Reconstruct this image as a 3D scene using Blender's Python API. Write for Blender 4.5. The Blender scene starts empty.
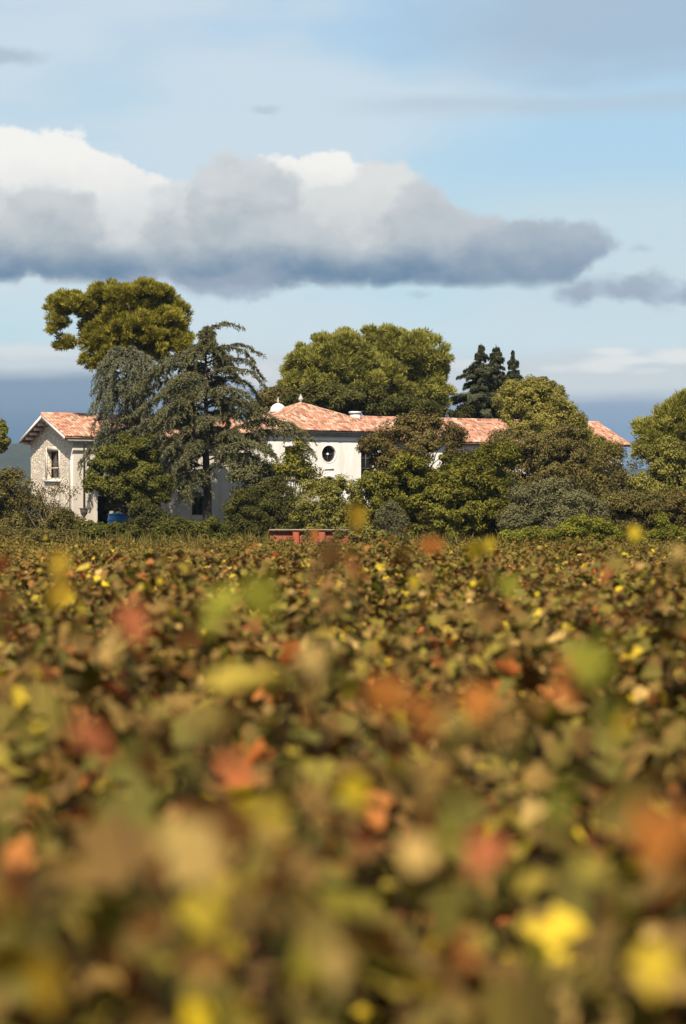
import bpy, math, random
import numpy as np
from mathutils import Vector, Matrix

R = math.radians
rng = np.random.default_rng(7)
random.seed(7)
scene = bpy.context.scene
col = scene.collection
F = 2400.0            # focal length in pixels of the 1024 px frame
CAMZ = 2.13
HOR = 529.0

# ------------------------------------------------------------------ camera
cd = bpy.data.cameras.new('camera')
cam = bpy.data.objects.new('camera', cd)
col.objects.link(cam)
cam.location = (0, 0, CAMZ)
cam.rotation_euler = (R(90) + (HOR - 512.0) / F, 0, 0)
cd.sensor_width = 36
cd.sensor_fit = 'AUTO'
cd.lens = F / 1024 * 36
cd.clip_start = 0.05
cd.clip_end = 30000
cd.dof.use_dof = True
cd.dof.focus_distance = 146
cd.dof.aperture_fstop = 1.75
scene.camera = cam

# ------------------------------------------------------------------ exposure
vs = scene.view_settings
vs.view_transform = 'Standard'
vs.look = 'None'
EXPOSURE = 0.75
vs.exposure = EXPOSURE
vs.gamma = 1
vs.use_curve_mapping = False
scene.cycles.use_denoising = True
scene.cycles.max_bounces = 8
scene.cycles.transparent_max_bounces = 8
scene.cycles.volume_bounces = 0

# ------------------------------------------------------------------ sun
SUN_EL = R(49)
SUN_AZ = R(180 + 13)     # compass style, clockwise from +Y: behind the camera, a little to the left
sd = Vector((math.sin(SUN_AZ) * math.cos(SUN_EL), math.cos(SUN_AZ) * math.cos(SUN_EL), math.sin(SUN_EL)))
sl = bpy.data.lights.new('sun', 'SUN')
sl.energy = 5.0
sl.angle = R(0.5)
sl.color = (1.0, 0.91, 0.77)
sun = bpy.data.objects.new('sun', sl)
col.objects.link(sun)
sun.rotation_euler = sd.to_track_quat('Z', 'Y').to_euler()
sun.location = (0, -20, 60)


def lin(r, g, b):
    def f(c):
        c /= 255.0
        return c / 12.92 if c <= 0.04045 else ((c + 0.055) / 1.055) ** 2.4
    return (f(r), f(g), f(b))


# ------------------------------------------------------------------ world: sky and clouds by compass direction and height
SKY_STRENGTH = 0.1
world = bpy.data.worlds.new('World')
scene.world = world
world.use_nodes = True
nt = world.node_tree
nt.nodes.clear()
NL = nt.links


def setin(s, v):
    if isinstance(v, bpy.types.NodeSocket):
        NL.new(v, s)
    else:
        s.default_value = v


def mth(op, a, b=None, c=None):
    n = nt.nodes.new('ShaderNodeMath')
    n.operation = op
    setin(n.inputs[0], a)
    if b is not None:
        setin(n.inputs[1], b)
    if c is not None:
        setin(n.inputs[2], c)
    return n.outputs[0]


def ss(x, lo, hi):
    n = nt.nodes.new('ShaderNodeMapRange')
    n.interpolation_type = 'SMOOTHSTEP'
    setin(n.inputs[0], x)
    n.inputs[1].default_value = lo
    n.inputs[2].default_value = hi
    return n.outputs[0]


def mixc(f, a, b):
    n = nt.nodes.new('ShaderNodeMix')
    n.data_type = 'RGBA'
    setin(n.inputs[0], f)
    for i, v in ((6, a), (7, b)):
        if isinstance(v, tuple):
            v = tuple(x / SKY_STRENGTH / 2 ** EXPOSURE for x in lin(*v)) + (1,)
        setin(n.inputs[i], v)
    return n.outputs[2]


def noise(ax, ay, sx, sy, detail=4, rough=0.55, seed=0.0):
    cb = nt.nodes.new('ShaderNodeCombineXYZ')
    setin(cb.inputs[0], mth('MULTIPLY', ax, 1.0 / sx))
    setin(cb.inputs[1], mth('MULTIPLY', ay, 1.0 / sy))
    cb.inputs[2].default_value = seed
    n = nt.nodes.new('ShaderNodeTexNoise')
    n.inputs['Scale'].default_value = 1
    n.inputs['Detail'].default_value = detail
    n.inputs['Roughness'].default_value = rough
    NL.new(cb.outputs[0], n.inputs['Vector'])
    return n.outputs[0]


tc = nt.nodes.new('ShaderNodeTexCoord')
sp = nt.nodes.new('ShaderNodeSeparateXYZ')
NL.new(tc.outputs['Generated'], sp.inputs[0])
AZ = mth('MULTIPLY_ADD', mth('ARCTAN2', sp.outputs[0], sp.outputs[1]), F, 343.0)    # compass bearing in 1/2400 rad
EL = mth('SUBTRACT', HOR, mth('MULTIPLY', mth('ARCSINE', sp.outputs[2]), F * 1.013))  # height, downwards

sky = nt.nodes.new('ShaderNodeTexSky')
sky.sky_type = 'NISHITA'
sky.sun_disc = False
sky.sun_elevation = SUN_EL
sky.sun_rotation = SUN_AZ
sky.altitude = 100
sky.air_density = 1.0
sky.dust_density = 1.2
sky.ozone_density = 1.0

# thin high veil
vn = noise(AZ, EL, 420, 150, 5, 0.5, 3.1)
veil = mixc(ss(EL, -60, 330), (168, 203, 231), (192, 222, 232))
veil = mixc(mth('MULTIPLY', ss(mth('SUBTRACT', vn, mth('MULTIPLY', ss(AZ, 250, 500), 0.12)), 0.30, 0.56), 0.85), veil, (211, 224, 231))
base = mixc(0.9, sky.outputs[0], veil)
# clear bluer lane to the right of the middle
lane = mth('MULTIPLY', ss(AZ, 330, 560), mth('MULTIPLY', ss(EL, 95, 125), mth('SUBTRACT', 1.0, ss(EL, 150, 230))))
base = mixc(mth('MULTIPLY', lane, 0.55), base, (174, 214, 240))
# grey veil upper right, streak under it
wv = mth('MULTIPLY_ADD', noise(AZ, EL, 160, 50, 4, 0.55, 9.0), 70.0, -35.0)
EV = mth('ADD', EL, wv)
g1 = mth('MULTIPLY', ss(mth('ADD', AZ, mth('MULTIPLY', wv, 2.0)), 360, 560), mth('SUBTRACT', 1.0, ss(EV, 45, 92)))
base = mixc(mth('MULTIPLY', g1, 0.85), base, (168, 190, 211))
ES = mth('ADD', EL, mth('MULTIPLY', wv, 0.3))
g2 = mth('MULTIPLY', ss(AZ, 300, 440), mth('MULTIPLY', ss(ES, 88, 102), mth('SUBTRACT', 1.0, ss(ES, 104, 124))))
base = mixc(mth('MULTIPLY', g2, 0.5), base, (180, 196, 211))
g3 = mth('MULTIPLY', ss(AZ, 400, 560), mth('MULTIPLY', ss(ES, 165, 215), mth('SUBTRACT', 1.0, ss(ES, 290, 345))))
base = mixc(mth('MULTIPLY', g3, 0.7), base, (205, 223, 230))

# warped coordinates give the billows
big1 = noise(AZ, EL, 62, 52, 6, 0.52, 1.7)
big2 = noise(AZ, EL, 62, 52, 6, 0.52, 21.3)
sm1 = noise(AZ, EL, 17, 15, 5, 0.6, 71.0)
sm2 = noise(AZ, EL, 17, 15, 5, 0.6, 83.0)
AW = mth('ADD', mth('MULTIPLY_ADD', sm1, 20.0, -10.0), mth('ADD', AZ, mth('MULTIPLY_ADD', big1, 56.0, -28.0)))
EW = mth('ADD', mth('MULTIPLY_ADD', sm2, 20.0, -10.0), mth('ADD', EL, mth('MULTIPLY_ADD', big2, 46.0, -23.0)))


def lobe(cx, cy, rx, ry):
    a = mth('MULTIPLY', mth('SUBTRACT', AW, cx), 1.0 / rx)
    b = mth('MULTIPLY', mth('SUBTRACT', EW, cy), 1.0 / ry)
    r = mth('SQRT', mth('ADD', mth('MULTIPLY', a, a), mth('MULTIPLY', b, b)))
    return mth('MULTIPLY', mth('SUBTRACT', 1.0, r), float(min(rx, ry)))


def lobes(L, k=6.0):
    d = lobe(*L[0])
    for q in L[1:]:
        d = mth('SMOOTH_MAX', d, lobe(*q), k)
    return d


# low cloud near the horizon: pale bank, blue-grey curtain under it
hn = noise(AZ, EL, 120, 22, 5, 0.55, 5.5)
EH = mth('ADD', EL, mth('MULTIPLY_ADD', hn, 46.0, -23.0))
base = mixc(mth('MULTIPLY', ss(EH, 335, 368), 0.95), base, (208, 216, 220))
curt_top = mth('ADD', mth('SUBTRACT', EL, mth('MULTIPLY', ss(AZ, 60, 480), 24.0)), mth('MULTIPLY_ADD', hn, 20.0, -10.0))
base = mixc(ss(curt_top, 362, 384), base, mixc(ss(AZ, 60, 480), (126, 149, 172), (150, 168, 190)))
base = mixc(ss(EL, 385, 440), base, mixc(ss(AZ, 60, 480), (90, 122, 152), (122, 151, 182)))
dW = lobes([(262, 372, 22, 13), (292, 378, 20, 9)])
base = mixc(mth('MULTIPLY', ss(dW, -4, 7), 0.85), base, (222, 224, 224))
for cx, cy, rx, ry, f in ((612, 351, 24, 6, .95), (626, 360, 40, 6, .9), (600, 366, 34, 6, .85), (676, 355, 32, 9, .95), (556, 368, 20, 4, .5), (648, 371, 22, 3, .4), (30, 352, 60, 8, .45), (470, 362, 30, 7, .5)):
    a = mth('MULTIPLY', mth('SUBTRACT', AZ, float(cx)), 1.0 / rx)
    b = mth('MULTIPLY', mth('SUBTRACT', mth('ADD', EL, mth('MULTIPLY_ADD', hn, 16.0, -8.0)), float(cy)), 1.0 / ry)
    r = mth('SQRT', mth('ADD', mth('MULTIPLY', a, a), mth('MULTIPLY', b, b)))
    base = mixc(mth('MULTIPLY', mth('SUBTRACT', 1.0, ss(r, 0.35, 1.25)), f), base, (236, 238, 236))

fine = noise(AZ, EL, 46, 34, 6, 0.6, 12.0)
# sunlit white towers at the back
big3 = noise(AZ, EL, 50, 44, 6, 0.58, 41.0)
big4 = noise(AZ, EL, 50, 44, 6, 0.58, 57.0)
AWf, EWf = AW, EW
AW = mth('ADD', mth('MULTIPLY_ADD', sm2, 20.0, -10.0), mth('ADD', AZ, mth('MULTIPLY_ADD', big3, 50.0, -25.0)))
EW = mth('ADD', mth('MULTIPLY_ADD', sm1, 20.0, -10.0), mth('ADD', EL, mth('MULTIPLY_ADD', big4, 44.0, -22.0)))
d1 = lobes([(2, 178, 70, 54), (52, 182, 62, 52), (104, 190, 44, 42), (150, 204, 40, 34), (285, 184, 34, 34), (328, 192, 46, 42), (366, 206, 34, 34)])
c1 = mixc(ss(mth('ADD', EL, mth('MULTIPLY_ADD', fine, 60.0, -30.0)), 150, 225), (250, 248, 243), (222, 225, 225))
base = mixc(ss(d1, -3.0, 6.0), base, c1)
AW, EW = AWf, EWf
# grey nearer billows, each in front of the last
d2 = None
for cx, cy, rx, ry, hi, lo in ((-20, 236, 66, 56, (218, 221, 221), (178, 187, 194)), (384, 214, 58, 56, (228, 229, 227), (186, 193, 199)), (428, 226, 44, 44, (204, 208, 211), (172, 182, 191)), (335, 236, 60, 50, (222, 224, 223), (184, 191, 197)),
                               (455, 250, 62, 44, (196, 202, 206), (158, 173, 186)), (118, 250, 70, 40, (222, 225, 225), (180, 188, 195)), (50, 230, 52, 48, (209, 213, 214), (174, 184, 191)), (400, 262, 64, 28, (196, 202, 207), (158, 173, 187)), (215, 256, 80, 36, (200, 206, 209), (164, 178, 190)),
                               (190, 226, 50, 50, (226, 228, 228), (180, 188, 195)), (244, 208, 56, 56, (213, 217, 218), (176, 185, 192)), (286, 250, 56, 40, (204, 209, 212), (168, 180, 190)),
                               (524, 256, 58, 34, (176, 187, 197), (148, 165, 182)), (566, 246, 38, 28, (174, 186, 197), (150, 166, 184)), (588, 240, 20, 12, (176, 188, 200), (156, 172, 190))):
    dl = lobe(cx, cy, rx, ry)
    lh = mth('ADD', mth('MULTIPLY', mth('SUBTRACT', cy, EW), 1.0 / ry), mth('MULTIPLY_ADD', fine, 2.2, -1.1))
    al = ss(mth('MINIMUM', dl, mth('SUBTRACT', mth('ADD', 284.0, mth('MULTIPLY_ADD', big2, 30.0, -15.0)), EL)), -6.0, 8.0)
    base = mixc(al, base, mixc(ss(lh, -0.8, 1.0), lo, hi))
    d2 = dl if d2 is None else mth('SMOOTH_MAX', d2, dl, 6.0)
d2 = mth('SMOOTH_MIN', d2, mth('SUBTRACT', mth('ADD', 286.0, mth('MULTIPLY_ADD', big2, 34.0, -17.0)), EL), 8.0)
low = ss(mth('ADD', EL, mth('MULTIPLY_ADD', big1, 40.0, -20.0)), 236, 274)
low = mth('MULTIPLY', low, mth('MULTIPLY_ADD', ss(AZ, 400, 520), -0.55, 0.97))
base = mixc(mth('MULTIPLY', ss(d2, -4.0, 9.0), low), base, mixc(ss(fine, .35, .7), (92, 125, 156), (122, 148, 172)))
# ragged scraps under the base
d3 = lobes([(215, 284, 62, 15), (250, 280, 40, 14), (578, 290, 30, 14), (632, 291, 44, 14), (688, 297, 40, 10), (150, 282, 40, 10)])
base = mixc(mth('MULTIPLY', ss(d3, -6.0, 10.0), 0.8), base, mixc(ss(EL, 270, 300), (158, 169, 186), (146, 160, 182)))
for cx, cy, rx, ry, f in ((6, 60, 52, 11, .6), (265, 108, 20, 6, .4), (640, 248, 16, 6, .35), (418, 292, 16, 6, .35)):
    a = mth('MULTIPLY', mth('SUBTRACT', mth('ADD', AZ, mth('MULTIPLY_ADD', sm1, 14.0, -7.0)), float(cx)), 1.0 / rx)
    b = mth('MULTIPLY', mth('SUBTRACT', mth('ADD', EL, mth('MULTIPLY_ADD', sm2, 10.0, -5.0)), float(cy)), 1.0 / ry)
    r = mth('SQRT', mth('ADD', mth('MULTIPLY', a, a), mth('MULTIPLY', b, b)))
    base = mixc(mth('MULTIPLY', mth('SUBTRACT', 1.0, ss(r, 0.2, 1.1)), f), base, (164, 178, 194))

bg = nt.nodes.new('ShaderNodeBackground')
bg.inputs[1].default_value = SKY_STRENGTH
NL.new(base, bg.inputs[0])
wo = nt.nodes.new('ShaderNodeOutputWorld')
NL.new(bg.outputs[0], wo.inputs[0])
world.cycles.sampling_method = 'MANUAL'
world.cycles.sample_map_resolution = 512


# ------------------------------------------------------------------ helpers
def at(px, py, Y):
    return np.array(((px - 343.0) / F * Y, Y, CAMZ + (HOR - py) / F * Y))


def sstep(x, a, b):
    t = min(1.0, max(0.0, (x - a) / (b - a)))
    return t * t * (3 - 2 * t)


def ground_z(x, y):
    return 1.0 * sstep(y, 116, 134)


def make_mesh(name, V, faces):
    """V (n,3) array; faces: list of int arrays (m,k), each with constant k."""
    me = bpy.data.meshes.new(name)
    V = np.asarray(V, dtype=np.float32)
    me.vertices.add(len(V))
    me.vertices.foreach_set('co', V.ravel())
    loops, starts, tot = [], [], 0
    for f in faces:
        f = np.asarray(f, dtype=np.int32)
        if len(f) == 0:
            continue
        m, k = f.shape
        loops.append(f.ravel())
        starts.append(tot + np.arange(m, dtype=np.int32) * k)
        tot += m * k
    loops = np.concatenate(loops)
    starts = np.concatenate(starts)
    me.loops.add(len(loops))
    me.loops.foreach_set('vertex_index', loops)
    me.polygons.add(len(starts))
    me.polygons.foreach_set('loop_start', starts)
    me.update(calc_edges=True)
    me.validate()
    return me


class MB:
    """Collects faces for ONE mesh object."""
    def __init__(self):
        self.v, self.f, self.n = [], {}, 0

    def add(self, V, faces):
        V = np.asarray(V, dtype=np.float64).reshape(-1, 3)
        for f in faces:
            f = np.asarray(f, dtype=np.int64)
            if f.ndim == 1:
                f = f[None]
            self.f.setdefault(f.shape[1], []).append(f + self.n)
        self.v.append(V)
        self.n += len(V)

    def poly(self, pts):
        self.add(pts, [list(range(len(pts)))])

    def box(self, lo, hi):
        x0, y0, z0 = lo
        x1, y1, z1 = hi
        V = [(x0, y0, z0), (x1, y0, z0), (x1, y1, z0), (x0, y1, z0), (x0, y0, z1), (x1, y0, z1), (x1, y1, z1), (x0, y1, z1)]
        self.add(V, [[0, 3, 2, 1], [4, 5, 6, 7], [0, 1, 5, 4], [1, 2, 6, 5], [2, 3, 7, 6], [3, 0, 4, 7]])

    def prism(self, A, B):
        """Closed solid between two matching polygons."""
        n = len(A)
        self.add(list(A) + list(B), [list(range(n))[::-1], list(range(n, 2 * n))] + [[i, (i + 1) % n, n + (i + 1) % n, n + i] for i in range(n)])

    def tube(self, pts, radii, k=6):
        pts = np.asarray(pts, dtype=float)
        n = len(pts)
        T = np.gradient(pts, axis=0)
        T /= np.linalg.norm(T, axis=1)[:, None] + 1e-9
        ref = np.array((0.31, 0.17, 1.0)) if abs(T[0][2]) < 0.8 else np.array((1.0, 0.2, 0.1))
        A = np.cross(T, ref)
        A /= np.linalg.norm(A, axis=1)[:, None] + 1e-9
        B = np.cross(T, A)
        th = np.arange(k) * 2 * math.pi / k
        ring = (A[:, None, :] * np.cos(th)[None, :, None] + B[:, None, :] * np.sin(th)[None, :, None]) * np.asarray(radii)[:, None, None]
        V = (pts[:, None, :] + ring).reshape(-1, 3)
        q = []
        for i in range(n - 1):
            for j in range(k):
                q.append((i * k + j, i * k + (j + 1) % k, (i + 1) * k + (j + 1) % k, (i + 1) * k + j))
        self.add(V, [np.array(q), np.arange(k)[::-1], (n - 1) * k + np.arange(k)])

    def lathe(self, prof, c=(0, 0, 0), k=24):
        th = np.arange(k) * 2 * math.pi / k
        V = []
        for r, z in prof:
            V += [(c[0] + r * math.cos(t), c[1] + r * math.sin(t), c[2] + z) for t in th]
        q = []
        for i in range(len(prof) - 1):
            for j in range(k):
                q.append((i * k + j, i * k + (j + 1) % k, (i + 1) * k + (j + 1) % k, (i + 1) * k + j))
        n = len(prof)
        self.add(V, [np.array(q), np.arange(k)[::-1], (n - 1) * k + np.arange(k)])

    def mesh(self, name):
        return make_mesh(name, np.concatenate(self.v), [np.concatenate(a) for a in self.f.values()])

    def build(self, name, mat, parent=None, off=None, smooth=False):
        if off is not None:
            self.v = [v - np.asarray(off) for v in self.v]
        return link(name, self.mesh(name), mat, parent, smooth)


def link(name, me, mat, parent=None, smooth=False):
    o = bpy.data.objects.new(name, me)
    col.objects.link(o)
    if mat is not None and not me.materials:
        me.materials.append(mat)
    if parent is not None:
        o.parent = parent
    if smooth:
        me.polygons.foreach_set('use_smooth', np.ones(len(me.polygons), dtype=bool))
    return o


def tag(o, label, cat, group=None):
    o['label'] = label
    o['category'] = cat
    if group:
        o['group'] = group
    return o


def thing(name, label, cat, loc, rz=0.0, group=None):
    o = bpy.data.objects.new(name, None)
    o.empty_display_size = 0.3
    col.objects.link(o)
    o.location = loc
    o.rotation_euler = (0, 0, rz)
    return tag(o, label, cat, group)


# ------------------------------------------------------------------ materials
class N:
    """Tiny node-tree writer for materials."""
    def __init__(self, name):
        self.m = bpy.data.materials.new(name)
        self.m.use_nodes = True
        self.t = self.m.node_tree
        self.t.nodes.clear()
        self.out = self.t.nodes.new('ShaderNodeOutputMaterial')

    def n(self, typ, **kw):
        x = self.t.nodes.new('ShaderNode' + typ)
        for k, v in kw.items():
            setattr(x, k, v)
        return x

    def l(self, a, b):
        self.t.links.new(a, b)

    def ramp(self, fac, stops, interp='LINEAR'):
        r = self.n('ValToRGB')
        r.color_ramp.interpolation = interp
        e = r.color_ramp.elements
        while len(e) < len(stops):
            e.new(0.5)
        for i, (p, c) in enumerate(stops):
            e[i].position = p
            e[i].color = tuple(c) + (1,)
        self.l(fac, r.inputs[0])
        return r.outputs[0]

    def noise(self, scale, detail=3, rough=0.55, coord='Object', sc=None):
        tcn = self.n('TexCoord')
        src = tcn.outputs[coord]
        if sc:
            mp = self.n('Mapping')
            mp.inputs['Scale'].default_value = sc
            self.l(src, mp.inputs[0])
            src = mp.outputs[0]
        x = self.n('TexNoise')
        x.inputs['Scale'].default_value = scale
        x.inputs['Detail'].default_value = detail
        x.inputs['Roughness'].default_value = rough
        self.l(src, x.inputs['Vector'])
        return x.outputs[0]

    def mix(self, f, a, b, blend='MIX'):
        x = self.n('Mix', data_type='RGBA', blend_type=blend)
        for i, v in ((0, f), (6, a), (7, b)):
            if isinstance(v, bpy.types.NodeSocket):
                self.l(v, x.inputs[i])
            elif i == 0:
                x.inputs[0].default_value = v
            else:
                x.inputs[i].default_value = tuple(v) + (1,)
        return x.outputs[2]

    def math(self, op, a, b=None):
        x = self.n('Math', operation=op)
        for i, v in ((0, a), (1, b)):
            if v is None:
                continue
            if isinstance(v, bpy.types.NodeSocket):
                self.l(v, x.inputs[i])
            else:
                x.inputs[i].default_value = v
        return x.outputs[0]

    def pbr(self, color, rough=0.8, spec=0.3, bump=None, bump_d=0.02, metallic=0.0, strength=0.6):
        b = self.n('BsdfPrincipled')
        if isinstance(color, bpy.types.NodeSocket):
            self.l(color, b.inputs['Base Color'])
        else:
            b.inputs['Base Color'].default_value = tuple(color) + (1,)
        b.inputs['Roughness'].default_value = rough
        b.inputs['Metallic'].default_value = metallic
        b.inputs['Specular IOR Level'].default_value = spec
        if bump is not None:
            bn = self.n('Bump')
            bn.inputs['Distance'].default_value = bump_d
            bn.inputs['Strength'].default_value = strength
            self.l(bump, bn.inputs['Height'])
            self.l(bn.outputs[0], b.inputs['Normal'])
        self.l(b.outputs[0], self.out.inputs[0])
        return self.m


def leaf_mat(name, stops, trans=0.3, rough=0.7, vary=0.35, nscale=0.7, interp='LINEAR', back=None, spec=0.07, blotch=None):
    stops = [(p, (c[0] * .98, c[1] * .90, c[2] * .62)) for p, c in stops]
    k = N(name)
    geo = k.n('NewGeometry')
    oi = k.n('ObjectInfo')
    fac = k.math('FRACT', k.math('ADD', geo.outputs['Random Per Island'], oi.outputs['Random']))
    c = k.ramp(fac, stops, interp)
    ns = k.noise(nscale, 3)
    v = k.n('MapRange')
    v.inputs[1].default_value, v.inputs[2].default_value = 0.3, 0.7
    v.inputs[3].default_value, v.inputs[4].default_value = 1 - vary, 1 + vary
    k.l(ns, v.inputs[0])
    hv = k.n('HueSaturation')
    k.l(c, hv.inputs['Color'])
    k.l(v.outputs[0], hv.inputs['Value'])
    c = hv.outputs[0]
    if blotch:
        bn = k.noise(blotch[0], 4, 0.65)
        f = k.n('MapRange', interpolation_type='SMOOTHSTEP')
        f.inputs[1].default_value, f.inputs[2].default_value = 0.52, 0.68
        f.inputs[4].default_value = blotch[2]
        k.l(bn, f.inputs[0])
        c = k.mix(f.outputs[0], c, blotch[1])
    if back:
        c = k.mix(k.math('MULTIPLY', geo.outputs['Backfacing'], back[1]), c, back[0])
    b = k.n('BsdfPrincipled')
    k.l(c, b.inputs['Base Color'])
    b.inputs['Roughness'].default_value = rough
    b.inputs['Specular IOR Level'].default_value = spec
    t = k.n('BsdfTranslucent')
    k.l(c, t.inputs[0])
    ms = k.n('MixShader')
    ms.inputs[0].default_value = trans
    k.l(b.outputs[0], ms.inputs[1])
    k.l(t.outputs[0], ms.inputs[2])
    k.l(ms.outputs[0], k.out.inputs[0])
    return k.m


def g(*cols):
    n = len(cols)
    return [(i / (n - 1), c) for i, c in enumerate(cols)]


MAT = {}
MAT['pine'] = leaf_mat('pine_needles', g((0.143, 0.144, 0.022), (0.232, 0.221, 0.037), (0.313, 0.275, 0.054)), .2, vary=.5, nscale=1.6)
MAT['pine_far'] = leaf_mat('aleppo_needles', g((0.130, 0.144, 0.040), (0.230, 0.236, 0.061), (0.354, 0.325, 0.100)), .2, vary=.5, nscale=1.2)
MAT['cedar'] = leaf_mat('cedar_needles', g((0.071, 0.076, 0.046), (0.115, 0.118, 0.073), (0.177, 0.173, 0.112)), .15, vary=.35)
MAT['cedar_blue'] = leaf_mat('blue_cedar_needles', g((0.071, 0.083, 0.066), (0.115, 0.126, 0.101), (0.175, 0.175, 0.142)), .15, vary=.3)
MAT['fir'] = leaf_mat('fir_needles', g((0.043, 0.055, 0.041), (0.079, 0.092, 0.067), (0.137, 0.144, 0.101)), .1, vary=.3)
MAT['oak'] = leaf_mat('holm_oak_leaves', g((0.050, 0.058, 0.014), (0.090, 0.096, 0.024), (0.150, 0.144, 0.041)), .2, vary=.4)
MAT['dark'] = leaf_mat('dark_leaves', g((0.036, 0.041, 0.013), (0.066, 0.070, 0.023), (0.120, 0.114, 0.040)), .2, vary=.4)
MAT['bigbush'] = leaf_mat('glossy_leaves', g((0.063, 0.069, 0.015), (0.119, 0.123, 0.024), (0.217, 0.196, 0.041)), .22, vary=.45, nscale=.6)
MAT['bronze'] = leaf_mat('bronze_leaves', g((0.066, 0.053, 0.024), (0.114, 0.094, 0.038), (0.180, 0.144, 0.060)), .2, vary=.35)
MAT['autumn'] = leaf_mat('autumn_leaves', g((0.134, 0.140, 0.038), (0.224, 0.218, 0.062), (0.314, 0.286, 0.095), (0.207, 0.162, 0.065)), .3, vary=.35)
MAT['brown'] = leaf_mat('brown_leaves', g((0.090, 0.078, 0.034), (0.146, 0.125, 0.056), (0.207, 0.168, 0.081), (0.118, 0.114, 0.047)), .25, vary=.35)
MAT['olive'] = leaf_mat('olive_leaves', g((0.086, 0.089, 0.055), (0.132, 0.130, 0.082), (0.180, 0.168, 0.108)), .15, vary=.35)
MAT['yellowgreen'] = leaf_mat('yellow_green_leaves', g((0.088, 0.099, 0.017), (0.187, 0.187, 0.033), (0.330, 0.286, 0.066)), .3, vary=.3)
MAT['bright'] = leaf_mat('bright_bramble_leaves', g((0.095, 0.115, 0.019), (0.176, 0.189, 0.032), (0.270, 0.257, 0.047)), .3, vary=.35)
MAT['scrub'] = leaf_mat('scrub_leaves', g((0.070, 0.064, 0.024), (0.120, 0.106, 0.041), (0.186, 0.156, 0.066)), .2, vary=.4)
MAT['palegreen'] = leaf_mat('pale_green_leaves', g((0.109, 0.117, 0.033), (0.198, 0.191, 0.058), (0.300, 0.273, 0.089)), .3, vary=.35)

VINE_STOPS = [(0.0, (.098, .046, .015)), (.18, (.088, .072, .014)), (.37, (.165, .098, .034)), (.53, (.074, .085, .014)), (.67, (.185, .160, .024)), (.76, (.20, .094, .038)),
              (.825, (.33, .26, .04)), (.87, (.37, .115, .038)), (.905, (.47, .32, .14)), (.948, (.28, .058, .026)), (.970, (.60, .45, .03))]
VINE_FAR = [(0.0, (.135, .088, .030)), (.2, (.11, .098, .024)), (.40, (.20, .148, .052)), (.62, (.115, .118, .027)), (.76, (.22, .185, .044)), (.87, (.21, .125, .055)),
            (.93, (.30, .24, .065)), (.965, (.28, .115, .048)), (.98, (.38, .29, .06))]
MAT['vine'] = leaf_mat('vine_leaves', VINE_STOPS, .14, vary=.35, nscale=3.0, interp='CONSTANT', back=((.22, .15, .045), .3), blotch=(22, (.085, .042, .012), .5))
MAT['vine_far'] = leaf_mat('vine_leaves_beyond', VINE_FAR, .3, vary=.25, nscale=.25, interp='CONSTANT', back=((.20, .13, .03), .3))


def bark(name, a, b, scale=3.0):
    k = N(name)
    n = k.noise(scale, 5, .65, sc=(3, 3, .6))
    return k.pbr(k.ramp(n, [(0.3, a), (0.7, b)]), .9, .15, bump=n, bump_d=.04)


MAT['bark'] = bark('grey_brown_bark', (.035, .027, .02), (.12, .095, .075))
MAT['bark_pale'] = bark('pale_bark', (.09, .075, .055), (.24, .20, .15))
MAT['bark_pine'] = bark('pine_bark', (.05, .03, .02), (.16, .10, .07))
MAT['vinewood'] = bark('vine_wood', (.016, .009, .005), (.05, .028, .014), 12)

k = N('soil')
n1 = k.noise(.35, 6, .6)
n2 = k.noise(7, 5, .7)
MAT['soil'] = k.pbr(k.mix(k.ramp(n1, [(.45, (0, 0, 0)), (.65, (1, 1, 1))]), k.ramp(n2, [(.3, (.026, .016, .008)), (.7, (.07, .045, .024))]), k.ramp(n2, [(.3, (.022, .022, .007)), (.7, (.065, .055, .02))])), .95, .1, bump=n2, bump_d=.05)
k = N('hill_scrub')  # forest colours darkened: a cloud shadow is put into the albedo
n1 = k.noise(.012, 6, .6)
n2 = k.noise(.11, 4, .7)
MAT['hill'] = k.pbr(k.mix(.5, k.ramp(n1, [(.35, (.010, .017, .010)), (.65, (.035, .040, .020))]), k.ramp(n2, [(.35, (.010, .016, .009)), (.7, (.04, .042, .024))])), .95, .1, bump=n2, bump_d=6)

# rubble stone wall
k = N('rubble_stone')
tcn = k.n('TexCoord')
vo = k.n('TexVoronoi', feature='F1')
vo.inputs['Scale'].default_value = 3.4
nz = k.noise(6, 4, .6)
mp = k.n('Mix', data_type='VECTOR')
mp.inputs[0].default_value = .12
k.l(tcn.outputs['Object'], mp.inputs[4])
nzc = k.n('TexNoise')
nzc.inputs['Scale'].default_value = 3
k.l(tcn.outputs['Object'], nzc.inputs['Vector'])
k.l(nzc.outputs[1], mp.inputs[5])
mpp = k.n('Mapping')
mpp.inputs['Scale'].default_value = (1, 1, 1.5)
k.l(mp.outputs[1], mpp.inputs[0])
k.l(mpp.outputs[0], vo.inputs['Vector'])
sx = k.n('SeparateColor')
k.l(vo.outputs['Color'], sx.inputs[0])
stone = k.ramp(sx.outputs[0], [(0, (.54, .43, .33)), (.35, (.70, .59, .46)), (.7, (.78, .67, .55)), (1, (.60, .45, .34))])
ve = k.n('TexVoronoi', feature='DISTANCE_TO_EDGE')
ve.inputs['Scale'].default_value = 3.4
k.l(mpp.outputs[0], ve.inputs['Vector'])
ed = k.ramp(ve.outputs[0], [(.02, (0, 0, 0)), (.10, (1, 1, 1))])
stone = k.mix(ed, (.70, .60, .47), stone)
wt = k.noise(.5, 5, .6)
stone = k.mix(k.ramp(wt, [(.5, (0, 0, 0)), (.75, (.6, .6, .6))]), stone, (.60, .50, .39))
hgt = k.math('ADD', k.math('MULTIPLY', ed, .6), k.math('MULTIPLY', nz, .6))
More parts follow.
